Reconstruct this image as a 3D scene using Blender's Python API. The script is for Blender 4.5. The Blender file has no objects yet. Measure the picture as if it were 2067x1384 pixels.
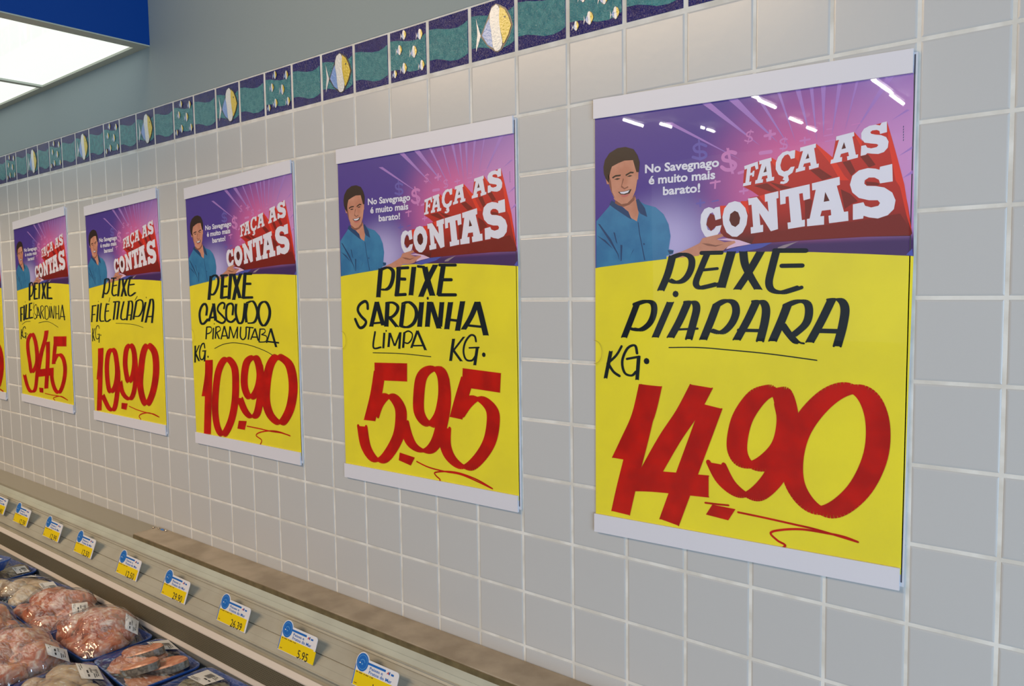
import bpy, bmesh, math, random
import numpy as np
from mathutils import Vector, Matrix, noise
from mathutils.geometry import tessellate_polygon, delaunay_2d_cdt
random.seed(7)
SC = bpy.context.scene
COL = SC.collection
def lin(c):
    return tuple(((v/255)/12.92 if v/255 <= .04045 else ((v/255+.055)/1.055)**2.4) for v in c)
# ------------------------------------------------------------------ camera
cam = bpy.data.cameras.new('camera'); co = bpy.data.objects.new('camera', cam); COL.objects.link(co)
cam.sensor_width = 36; cam.lens = 27.6992; cam.clip_start = .02; cam.clip_end = 100
_ya, _pi, _ro = -.68540823, -.06971562, -.0140956195
_f = Vector((math.sin(_ya)*math.cos(_pi), math.cos(_ya)*math.cos(_pi), math.sin(_pi)))
_r = Vector((math.cos(_ya), -math.sin(_ya), 0)); _u = _r.cross(_f)
_r2 = _r*math.cos(_ro)+_u*math.sin(_ro); _u2 = -_r*math.sin(_ro)+_u*math.cos(_ro)
m = Matrix((_r2, _u2, -_f)).transposed().to_4x4(); m.translation = Vector((.82640556, -1.03023995, 1.64751753))
co.matrix_world = m
SC.camera = co
# ------------------------------------------------------------------ world, lights, exposure
vs = SC.view_settings
vs.view_transform = 'Standard'; vs.look = 'None'; vs.exposure = 0.12; vs.gamma = 1; vs.use_curve_mapping = False
W = bpy.data.worlds.new('store_light'); SC.world = W; W.use_nodes = True
W.node_tree.nodes['Background'].inputs[0].default_value = (.87, .93, 1.0, 1)
W.node_tree.nodes['Background'].inputs[1].default_value = .43
def area(name, loc, target, sx, sy, power, color):
    l = bpy.data.lights.new(name, 'AREA'); l.shape = 'RECTANGLE'; l.size = sx; l.size_y = sy; l.energy = power; l.color = color
    o = bpy.data.objects.new(name, l); COL.objects.link(o); o.location = loc
    o.rotation_euler = (Vector(target)-Vector(loc)).to_track_quat('-Z', 'Y').to_euler(); return o
area('daylight_window', (3.5, -2.8, 1.25), (.4, 0, 1.2), 2.6, 1.9, 128, (.55, .77, 1.0))
area('aisle_light', (-2.4, -3.2, 3.6), (-1.8, 0, .6), 3.4, .8, 112, (1.0, .74, .47))
# ------------------------------------------------------------------ traced print and handwriting (poster u,v)
LETTER={5:([((.0269,.0003),.0024,[(.2996,.3582),(.2827,.3968),(.2577,.4326)]),((.0237,.0003),.0044,[(.2954,.362),(.3336,.3549),(.363,.3619),(.3673,.3797),(.355,.4),(.3342,.4127),(.3087,.4151),(.2893,.4098)]),((.0032,.0001),.0056,[(.3999,.3537),(.468,.3543)]),((.0219,.0002),.005,[(.4202,.3553),(.4003,.3853),(.3822,.4155),(.3926,.427),(.4211,.4246),(.4531,.4197)]),((.0024,0),.004,[(.4044,.3899),(.4287,.3886),(.4547,.3872)]),((.0293,.0003),.001,[(.5,.3524),(.4671,.4273)]),((.0263,.0003),.0013,[(.5376,.3532),(.5437,.3797),(.5612,.4044),(.586,.4313)]),((.0256,.0003),.0013,[(.5919,.355),(.5572,.3946),(.5198,.4312)]),((.0021,0),.0059,[(.6338,.3535),(.727,.3555)]),((.0235,.0003),.0047,[(.6392,.356),(.6273,.3881),(.6188,.4169),(.6282,.4327),(.6571,.4375),(.6854,.4328),(.7098,.4274)]),((.0021,0),.0056,[(.656,.3844),(.7174,.3846)]),((.0242,-.0003),.0021,[(.1694,.4611),(.144,.5002),(.1183,.5386)]),((.0236,-.0002),.0046,[(.1625,.4638),(.199,.4569),(.2282,.4608),(.2327,.4806),(.2172,.5047),(.1856,.5198),(.1534,.519)]),((0,0),.0095,[(.311,.4405),(.3112,.4405)]),((.0263,-.0003),.0014,[(.2927,.458),(.2375,.5362)]),((.0281,-.0003),.002,[(.3556,.4565),(.3265,.498),(.2933,.5356)]),((.0267,-.0003),.003,[(.3514,.4578),(.3765,.4577),(.3849,.4717),(.3749,.5),(.3586,.5377)]),((.0017,0),.0031,[(.3138,.5177),(.3895,.5144)]),((.0275,-.0004),.0017,[(.4537,.4624),(.4342,.4967),(.4083,.5379)]),((.0252,-.0003),.0046,[(.4538,.4637),(.4813,.4548),(.5087,.4585),(.5168,.4783),(.5016,.5034),(.4705,.5214),(.4344,.517)]),((.0266,-.0003),.0019,[(.5808,.4557),(.5552,.4927),(.5196,.536)]),((.026,-.0003),.0029,[(.5771,.4557),(.5994,.4557),(.6107,.4702),(.6076,.497),(.5936,.5369)]),((.0015,0),.0045,[(.5251,.5155),(.6043,.5153)]),((.0266,-.0004),.0019,[(.6755,.4626),(.6584,.4939),(.6322,.536)]),((.0237,-.0003),.0044,[(.672,.4638),(.7035,.4553),(.7312,.4576),(.7386,.4764),(.7289,.5002),(.6946,.5222)]),((.0247,-.0005),.0025,[(.6603,.5011),(.6804,.52),(.7019,.5359),(.7159,.5384)]),((.0252,-.0003),.0018,[(.8018,.4515),(.773,.4948),(.7418,.5359)]),((.0249,-.0003),.0027,[(.7985,.4516),(.8248,.4515),(.8383,.4687),(.8328,.5033),(.8192,.5418)]),((.0013,0),.0058,[(.7634,.5126),(.8266,.5126)]),((0,0),.0015,[(.2882,.5575),(.3941,.5549),(.5142,.5581),(.6273,.5624),(.7632,.5708)]),((.0148,-.0005),.0019,[(.0657,.5716),(.0438,.6344)]),((.0086,-.0002),.0039,[(.1086,.5592),(.0864,.5809),(.0517,.6003)]),((.0104,-.0004),.0039,[(.0552,.6002),(.076,.6183),(.1001,.6273)]),((.0101,-.0003),.0032,[(.169,.5737),(.1607,.556),(.1315,.5635),(.1112,.5925),(.1205,.6191),(.1483,.6245),(.165,.6151)]),((.0017,0),.0035,[(.129,.5875),(.1773,.5808)]),((.014,-.0005),.0013,[(.1756,.5798),(.1691,.6334)]),((0,0),.0095,[(.2051,.5901),(.2055,.59)])],[((.0868,-.0003),.0014,[(.2203,.6439),(.1926,.7138),(.1501,.7725),(.1138,.8195)]),((.0746,.0009),.0014,[(.2203,.6439),(.1857,.7421),(.1502,.8291),(.126,.8881),(.1046,.9459)]),((.079,.0033),.0018,[(.4035,.638),(.355,.6978),(.2894,.7629),(.2038,.8616)]),((.0004,.0476),.0018,[(.1533,.8661),(.2445,.8598),(.4315,.8538)]),((.0721,.006),.0018,[(.4396,.6792),(.4037,.745),(.351,.8401),(.2919,.9474)]),((.0669,.0021),.01,[(.6592,.6368),(.676,.6671),(.6814,.7043),(.6685,.7459),(.6342,.777),(.5917,.7964),(.5477,.7936),(.5249,.7661),(.5316,.7202),(.5531,.6834),(.5936,.6477),(.6359,.6353),(.6592,.6368)]),((.0681,.0007),.0072,[(.6736,.6641),(.6861,.7102),(.6758,.7611),(.649,.8075),(.6118,.8429),(.5735,.8627),(.534,.86),(.4882,.838),(.4558,.8017)]),((.0639,.003),.0115,[(.8679,.621),(.9091,.6397),(.9318,.6854),(.9286,.7474),(.8942,.8099),(.8415,.8545),(.7905,.8722),(.7416,.8586),(.7047,.8215),(.698,.7719),(.7158,.7176),(.7589,.6687),(.814,.6325),(.8679,.621)]),((0,0),.0027,[(.5307,.8998),(.613,.9024),(.7067,.9064),(.774,.9097),(.8873,.9207)]),((.0044,-.0005),.0029,[(.8852,.9204),(.8474,.9149),(.796,.9133),(.7295,.9139),(.6701,.9217),(.6351,.9322),(.6566,.9457),(.6802,.9534),(.6524,.9681)]),((0,0),.0026,[(.4204,.8905),(.4633,.8895),(.4992,.8882)])],[[(.4451,.892),(.522,.8941),(.4987,.9207),(.4233,.9161)]]),
4:([((.0283,.0004),.0016,[(.2688,.362),(.2583,.4056),(.2491,.4451)]),((.0236,.0004),.0036,[(.2686,.3657),(.312,.3597),(.3433,.3697),(.3422,.3918),(.3252,.4138),(.298,.4235),(.271,.422)]),((.0271,.0004),.0013,[(.3804,.3619),(.373,.407),(.3635,.4401)]),((.0021,0),.0054,[(.3699,.3634),(.4369,.3631)]),((.0021,0),.0058,[(.3736,.3935),(.4176,.3949)]),((.0021,0),.0058,[(.3557,.4393),(.4181,.438)]),((.0277,.0004),.0013,[(.4699,.3614),(.4486,.4406)]),((.002,0),.0047,[(.4924,.3607),(.5293,.3634)]),((.0321,.0004),.0012,[(.5318,.3627),(.5474,.3997),(.5722,.4426)]),((.0302,.0004),.0012,[(.5925,.3582),(.5474,.3997),(.5061,.4451)]),((.0019,0),.0052,[(.6139,.3598),(.7022,.3618)]),((.0274,.0004),.0012,[(.635,.3626),(.6217,.4008),(.6083,.441)]),((.0019,0),.0058,[(.6335,.3998),(.6787,.4005)]),((.0019,0),.0058,[(.6059,.4405),(.6993,.4411)]),((0,0),.0056,[(.5452,.4496),(.5455,.4496)]),((.016,-.0001),.0057,[(.1795,.4784),(.1776,.4631),(.161,.4567),(.1262,.4669),(.1137,.4837),(.1357,.5016),(.1661,.5169),(.1482,.5325),(.1195,.5341),(.0948,.5102)]),((.0266,-.0001),.0013,[(.2391,.4582),(.1991,.5314)]),((.0273,-.0001),.0013,[(.2391,.4582),(.2565,.491),(.2764,.5273)]),((.0022,0),.004,[(.2107,.5216),(.2714,.5186)]),((.0269,-.0001),.0013,[(.3068,.4609),(.2952,.5304)]),((.0191,0),.0039,[(.3014,.4621),(.3388,.461),(.3673,.4709),(.3639,.4857),(.3368,.5007),(.3046,.5046)]),((.0233,-.0002),.002,[(.3154,.5033),(.3617,.5307)]),((.0259,-.0001),.0013,[(.4039,.466),(.3853,.5295)]),((.0214,-.0001),.0038,[(.4014,.4636),(.4375,.46),(.4723,.4758),(.4788,.4975),(.4602,.5195),(.424,.5308),(.388,.5287)]),((.0278,-.0001),.0013,[(.5104,.4602),(.495,.5288)]),((.0273,-.0001),.0013,[(.5546,.4591),(.5395,.5284)]),((.0279,-.0001),.0012,[(.5618,.4603),(.6046,.5324)]),((.0261,-.0001),.0012,[(.6241,.4605),(.6096,.5271)]),((.028,-.0001),.0012,[(.6709,.4606),(.6472,.5338)]),((.0273,-.0001),.0012,[(.7351,.4585),(.705,.5373)]),((.0019,0),.0046,[(.6458,.5073),(.7106,.5104)]),((.0276,-.0001),.0012,[(.8107,.4599),(.7785,.4985),(.737,.5336)]),((.0287,-.0002),.0012,[(.8128,.461),(.8312,.5005),(.8513,.5476)]),((.0018,0),.0042,[(.7644,.5226),(.826,.5253)]),((.0111,-.0002),.0033,[(.2233,.5469),(.2097,.5931),(.2567,.5915)]),((.013,-.0002),.001,[(.2818,.5487),(.2729,.5942)]),((0,0),.004,[(.2935,.543),(.2937,.543)]),((.014,-.0002),.001,[(.3158,.5482),(.3056,.5897)]),((.0107,-.0002),.0016,[(.3184,.5494),(.3432,.5852)]),((.0105,-.0002),.0013,[(.3793,.5461),(.3459,.5851)]),((.0136,-.0002),.001,[(.3809,.5461),(.3718,.5933)]),((.0135,-.0002),.001,[(.4053,.5457),(.3954,.5903)]),((.0072,-.0001),.0029,[(.4053,.547),(.4287,.5418),(.4513,.5488),(.4481,.5635),(.4271,.5761),(.4065,.5752)]),((.0132,-.0002),.001,[(.482,.5399),(.4444,.5892)]),((.0149,-.0003),.0016,[(.482,.5399),(.5269,.5934)]),((.001,0),.0029,[(.4573,.5828),(.5126,.5812)]),((0,0),.0015,[(.206,.609),(.3842,.6071),(.5565,.6114)]),((.0158,-.0004),.0009,[(.6835,.5594),(.665,.6198)]),((.011,-.0002),.0015,[(.7386,.5534),(.6799,.5922)]),((.0147,-.0004),.0012,[(.6823,.591),(.7226,.619)]),((.0098,-.0002),.0033,[(.8007,.5643),(.7945,.5507),(.7724,.5488),(.7449,.5676),(.7349,.5932),(.7478,.6137),(.7791,.6151),(.7995,.6008)]),((.0009,0),.0027,[(.7646,.5822),(.8156,.5799)]),((.015,-.0004),.0009,[(.8068,.5801),(.792,.6275)]),((0,0),.0083,[(.8389,.5986),(.8392,.5986)])],[((-.0026,.0521),.0012,[(.214,.664),(.4163,.6601)]),((.0751,-.001),.0013,[(.2471,.6622),(.2192,.7335),(.173,.8135)]),((.0701,-.002),.0076,[(.2018,.7988),(.2316,.7617),(.2809,.7338),(.3278,.7347),(.3693,.7638),(.3727,.8012),(.3555,.8462),(.3065,.8942),(.2504,.9275),(.1948,.9289),(.1436,.8938),(.1233,.8342)]),((.0645,-.0001),.0087,[(.5907,.6429),(.5359,.6492),(.4978,.6748),(.4818,.7272),(.4824,.7699),(.5112,.7957),(.554,.8021),(.5974,.7753),(.6198,.7353),(.6272,.6964),(.6197,.6612),(.5907,.6429)]),((.0645,-.0007),.0068,[(.6253,.6698),(.6324,.7139),(.6247,.7618),(.5889,.8359),(.545,.8725),(.4951,.8809),(.4388,.8683),(.408,.8394),(.389,.8027)]),((-.006,.0508),.0011,[(.7268,.663),(.9198,.6695)]),((.0681,.003),.0011,[(.755,.6619),(.7221,.7154),(.6885,.7752)]),((.0651,-.0004),.0073,[(.7032,.7661),(.7441,.7347),(.7894,.715),(.8331,.7186),(.8755,.7418),(.8809,.7754),(.8623,.8249),(.8175,.8685),(.7552,.9043),(.704,.9058),(.6524,.885),(.6272,.8511),(.6289,.8062)]),((0,0),.0026,[(.4622,.9136),(.5305,.924),(.6212,.9281),(.7203,.9295),(.8719,.9513)]),((.0034,-.0003),.0027,[(.8693,.9507),(.8044,.9363),(.7375,.9279),(.6801,.9249),(.6212,.9281),(.5668,.936),(.5725,.9446),(.5951,.9547),(.5746,.9688)])],[[(.361,.8956),(.4512,.903),(.4264,.9284),(.3533,.919)]]),
3:([((.031,.0008),.0014,[(.2355,.3479),(.2025,.4374)]),((.0233,.0007),.0035,[(.2347,.3546),(.2759,.3466),(.3069,.3597),(.3002,.386),(.2682,.4119),(.238,.4192),(.2201,.4148)]),((.032,.0009),.001,[(.3546,.3494),(.3305,.4345)]),((.0028,.0001),.0051,[(.3332,.35),(.4003,.351)]),((.0028,.0001),.0052,[(.3427,.3912),(.3922,.3912)]),((.0028,.0001),.0052,[(.3271,.4331),(.3878,.4304)]),((.0313,.0009),.001,[(.4321,.347),(.4044,.4386)]),((.0327,.0009),.0013,[(.4596,.3479),(.4823,.3911),(.5114,.4368)]),((.0313,.0009),.0013,[(.5275,.3491),(.482,.3937),(.4492,.442)]),((.0307,.0008),.001,[(.5675,.3505),(.5415,.4386)]),((.0026,.0001),.0056,[(.5608,.3516),(.6265,.3539)]),((.0026,.0001),.0056,[(.5637,.3871),(.6164,.3886)]),((.0026,.0001),.0056,[(.5384,.436),(.6279,.4366)]),((.0227,.0002),.0047,[(.1694,.4941),(.1787,.4669),(.1596,.4516),(.1244,.4607),(.0981,.4879),(.1054,.5212),(.135,.5282),(.1824,.5106)]),((.0236,.0002),.0014,[(.2524,.4518),(.1926,.5188)]),((.0307,.0003),.0014,[(.2488,.4517),(.263,.5165)]),((.0029,0),.0046,[(.2017,.5053),(.2719,.5031)]),((.0172,.0002),.0045,[(.3512,.4719),(.3601,.4562),(.3358,.4505),(.2987,.4605),(.2893,.4791),(.3303,.4982),(.3605,.5143),(.327,.5261),(.2703,.5165)]),((.0195,.0002),.0044,[(.4329,.4951),(.4432,.4653),(.4235,.4546),(.3842,.4618),(.3703,.4906),(.3782,.5144),(.4194,.5224),(.4624,.5096)]),((.0231,.0002),.0037,[(.4715,.4579),(.4644,.4915),(.4882,.5253),(.5297,.5177),(.5564,.4567)]),((.024,.0002),.0013,[(.5763,.457),(.5593,.4924),(.5626,.5243)]),((.0223,.0002),.0033,[(.5766,.4545),(.6297,.4504),(.6599,.4734),(.6639,.4984),(.6354,.5233),(.5823,.5269)]),((.0241,.0002),.0036,[(.726,.4533),(.6899,.4638),(.6741,.4935),(.6902,.526),(.7243,.536),(.7643,.514),(.7765,.4847),(.7569,.4599),(.726,.4533)]),((.0136,0),.0011,[(.1674,.5406),(.1541,.5874)]),((.0075,0),.0029,[(.1674,.5406),(.2085,.5407),(.2183,.5515),(.1984,.5625),(.1642,.5667)]),((.0133,-.0001),.0011,[(.2378,.5434),(.2252,.5868)]),((0,0),.0035,[(.2469,.5285),(.2473,.5285)]),((.0132,0),.0011,[(.2639,.5393),(.2513,.5839)]),((.0073,0),.0028,[(.2638,.5407),(.2967,.5394),(.3061,.5514),(.2649,.5622)]),((.0131,-.0001),.0014,[(.2685,.5622),(.2913,.585)]),((.0129,0),.0014,[(.3473,.5368),(.3093,.5862)]),((.0142,0),.0014,[(.3473,.5368),(.3773,.5843)]),((.0014,0),.0028,[(.3215,.5741),(.3716,.5725)]),((.0127,0),.001,[(.4037,.5381),(.3881,.5829)]),((.0112,0),.0014,[(.407,.5395),(.4338,.5813)]),((.0097,0),.0014,[(.4764,.5395),(.4338,.5813)]),((.0124,0),.001,[(.4764,.5395),(.4682,.5824)]),((.0122,0),.0024,[(.5069,.5408),(.4999,.5744),(.5225,.5859),(.5507,.5741),(.5575,.5409)]),((.0013,0),.003,[(.5609,.5409),(.6235,.5434)]),((.0133,0),.001,[(.5907,.5421),(.5729,.5855)]),((.0118,0),.0013,[(.6396,.5459),(.5962,.5853)]),((.013,-.0001),.0013,[(.6396,.5459),(.6646,.5885)]),((.0013,0),.003,[(.607,.5763),(.6626,.576)]),((.0116,-.0001),.001,[(.685,.5459),(.6706,.5935)]),((.0064,0),.0026,[(.6847,.5484),(.7231,.5484),(.7285,.5583),(.6957,.5671)]),((.0064,0),.0026,[(.6957,.5671),(.7397,.5731),(.7317,.5905),(.6738,.5935)]),((.0126,-.0001),.0013,[(.78,.5459),(.7376,.5954)]),((.0186,-.0001),.0013,[(.78,.5459),(.8207,.6092)]),((.0012,0),.0035,[(.7381,.5904),(.8436,.5943)]),((0,0),.0017,[(.2394,.622),(.3323,.6047),(.4389,.5983),(.5742,.6046),(.7033,.6206),(.784,.6367),(.8351,.6528)]),((.0173,-.0003),.0011,[(.0356,.6136),(.0247,.68)]),((.0109,-.0002),.0018,[(.0786,.6117),(.0355,.6446)]),((.0187,-.0004),.0015,[(.0355,.6446),(.0707,.6734)]),((.0123,-.0002),.0033,[(.1371,.6207),(.1294,.6036),(.1017,.6114),(.0791,.6382),(.0836,.6633),(.1117,.6655),(.1314,.6484)]),((.0015,0),.0027,[(.1104,.6335),(.1487,.6315)]),((.0168,-.0003),.0011,[(.1396,.6317),(.1283,.6734)]),((0,0),.0058,[(.1669,.6547),(.1673,.6546)])],[((.0792,-.0009),.0012,[(.1755,.6671),(.1639,.7281),(.1205,.8093)]),((.0735,-.0016),.0012,[(.1755,.6671),(.1575,.7801),(.1232,.9571)]),((.0673,-.0007),.009,[(.3731,.6585),(.4314,.6905),(.4355,.757),(.4162,.8278),(.3698,.8951),(.2926,.9479),(.2384,.9276),(.2169,.8684),(.2301,.7922),(.2635,.7159),(.3168,.67),(.3731,.6585)]),((.0656,.0001),.0085,[(.6221,.6464),(.5545,.6646),(.5233,.7137),(.5222,.7594),(.5559,.7922),(.6005,.7873),(.6472,.7545),(.6696,.7092),(.6562,.6651),(.6221,.6464)]),((.0661,-.0005),.0063,[(.6658,.676),(.68,.7476),(.6566,.8043),(.6231,.851),(.5706,.8639),(.5134,.8429),(.469,.7996)]),((.0732,-.0008),.0089,[(.8525,.642),(.9298,.6695),(.9533,.7373),(.9241,.81),(.8595,.8618),(.8114,.8688),(.7446,.844),(.7142,.796),(.7277,.7293),(.7609,.6737),(.8119,.6428),(.8525,.642)]),((0,0),.0026,[(.5298,.8993),(.6398,.9006),(.746,.9032),(.8356,.9026),(.9123,.9067)]),((.0056,-.0004),.0027,[(.9123,.9075),(.8154,.8999),(.732,.9028),(.6456,.9143),(.6116,.928),(.6609,.9413),(.6332,.966)])],[[(.4522,.884),(.528,.8808),(.5057,.9147),(.4351,.9143)]]),
2:([((.0289,.0006),.0014,[(.2603,.3436),(.2361,.3895),(.2086,.428)]),((.0219,.0005),.003,[(.2645,.3437),(.3067,.3437),(.3208,.3606),(.3078,.391),(.2712,.4096),(.2336,.405)]),((.0033,.0001),.0036,[(.3487,.3423),(.4226,.3432)]),((.023,.0005),.0033,[(.3857,.3434),(.3637,.3795),(.3512,.4072),(.3741,.4203),(.4117,.4159)]),((.0033,.0001),.0033,[(.3682,.3771),(.4261,.3747)]),((.0291,.0007),.001,[(.4707,.347),(.435,.4239)]),((.0301,.0007),.001,[(.5106,.3482),(.5175,.3831),(.5472,.4245)]),((.0269,.0006),.001,[(.5739,.3487),(.5211,.3856),(.4832,.4259)]),((.0232,.0005),.0032,[(.6134,.3462),(.5841,.387),(.5799,.4164),(.6099,.4248),(.6735,.412)]),((.0031,.0001),.0035,[(.5897,.348),(.6442,.3471)]),((.0031,.0001),.0038,[(.605,.3777),(.667,.3768)]),((.0215,.0001),.001,[(.0502,.4602),(.0241,.5378)]),((.0035,0),.0035,[(.0408,.4628),(.1077,.4608)]),((.0036,0),.0032,[(.0433,.5029),(.0835,.5018)]),((.0263,.0001),.001,[(.1392,.4558),(.1044,.5364)]),((0,0),.0034,[(.143,.4432),(.1434,.4433)]),((.0224,.0001),.0031,[(.1834,.4511),(.1586,.4981),(.1578,.5311),(.2094,.5324)]),((.022,.0001),.0031,[(.2644,.4534),(.2369,.4933),(.2317,.5271),(.2603,.5349),(.3081,.5259)]),((.0034,0),.003,[(.2553,.4571),(.3019,.4564)]),((.0034,0),.0031,[(.2505,.4882),(.293,.4872)]),((.005,.0001),.0024,[(.3146,.4283),(.2993,.4461)]),((.0033,0),.0036,[(.3616,.4481),(.4478,.4467)]),((.0247,.0002),.001,[(.3945,.4485),(.3538,.5272)]),((.0261,.0002),.001,[(.4478,.4467),(.4034,.526)]),((0,0),.0026,[(.4755,.4346),(.4759,.4346)]),((.0224,.0002),.0026,[(.5121,.4475),(.4734,.4921),(.4613,.5197),(.4924,.5273),(.5251,.5223)]),((.0268,.0002),.001,[(.5831,.4484),(.5399,.5298)]),((.0234,.0002),.0026,[(.5753,.4483),(.622,.4489),(.626,.4759),(.5951,.5286)]),((.0031,0),.0029,[(.5431,.5074),(.6139,.5065)]),((.0261,.0002),.001,[(.6835,.4497),(.6305,.5261)]),((.0197,.0002),.0029,[(.6835,.4497),(.73,.4431),(.7662,.4532),(.7582,.4842),(.7131,.5105),(.6555,.5127)]),((.0046,.0001),.0022,[(.698,.4282),(.6653,.4434)]),((.0254,.0001),.0009,[(.8034,.4536),(.7436,.5358)]),((0,0),.0037,[(.8148,.4348),(.8152,.4348)]),((.0265,.0002),.0012,[(.867,.445),(.7918,.5394)]),((.0247,.0002),.0025,[(.8634,.445),(.896,.4454),(.8989,.4782),(.8725,.5405)]),((.0029,0),.0034,[(.8174,.5144),(.8834,.5134)]),((0,0),.0013,[(.3845,.5425),(.482,.5436),(.639,.5482),(.7591,.5599)]),((.0126,-.0001),.0011,[(.0355,.5673),(.0229,.6281)]),((.0071,-.0001),.0018,[(.0658,.5672),(.0343,.5969)]),((.0125,-.0001),.0014,[(.0325,.5969),(.0565,.6249)]),((.0088,-.0001),.0024,[(.1347,.5668),(.1261,.5549),(.0964,.559),(.0739,.5885),(.0832,.6138),(.1139,.6148),(.1288,.604)]),((.0018,0),.0019,[(.1039,.5949),(.1392,.5932)]),((.0123,-.0002),.0007,[(.1322,.5933),(.1224,.6333)]),((0,0),.0049,[(.1542,.5979),(.1546,.5979)])],[((.0793,-.0024),.0013,[(.1471,.6583),(.1275,.7337),(.0976,.8051)]),((.0731,-.003),.0013,[(.1394,.6585),(.1141,.7977),(.0741,.9532)]),((.0655,-.0023),.0086,[(.3258,.6614),(.2602,.6774),(.2238,.7406),(.2277,.8195),(.2594,.856),(.332,.828),(.373,.7617),(.3634,.6879),(.3258,.6614)]),((.0661,-.0028),.0074,[(.3634,.6879),(.3835,.7742),(.359,.8559),(.3061,.9305),(.2365,.9364),(.1818,.9081),(.1378,.877)]),((.0654,-.0019),.0082,[(.5775,.6362),(.5203,.656),(.4916,.7164),(.5039,.7697),(.5296,.7986),(.588,.7697),(.6223,.7127),(.618,.6602),(.5775,.6362)]),((.062,-.0023),.0071,[(.626,.6724),(.6346,.7494),(.6041,.8283),(.5489,.8717),(.4795,.8691),(.4276,.8429),(.4102,.802)]),((.0803,-.0029),.0088,[(.8251,.6337),(.8938,.6665),(.8992,.7434),(.8501,.8259),(.7683,.8845),(.7143,.8661),(.6844,.8061),(.709,.7316),(.7406,.6729),(.7827,.6389),(.8251,.6337)]),((0,0),.0026,[(.5191,.9066),(.6403,.9166),(.7728,.9209),(.8468,.9208),(.9139,.9291)]),((.0075,-.0005),.0028,[(.9095,.9288),(.7916,.9197),(.6962,.9287),(.6512,.9424),(.6733,.9565),(.6478,.9669)])],[[(.4166,.8974),(.5007,.8956),(.4793,.9258),(.4075,.9244)]]),
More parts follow.
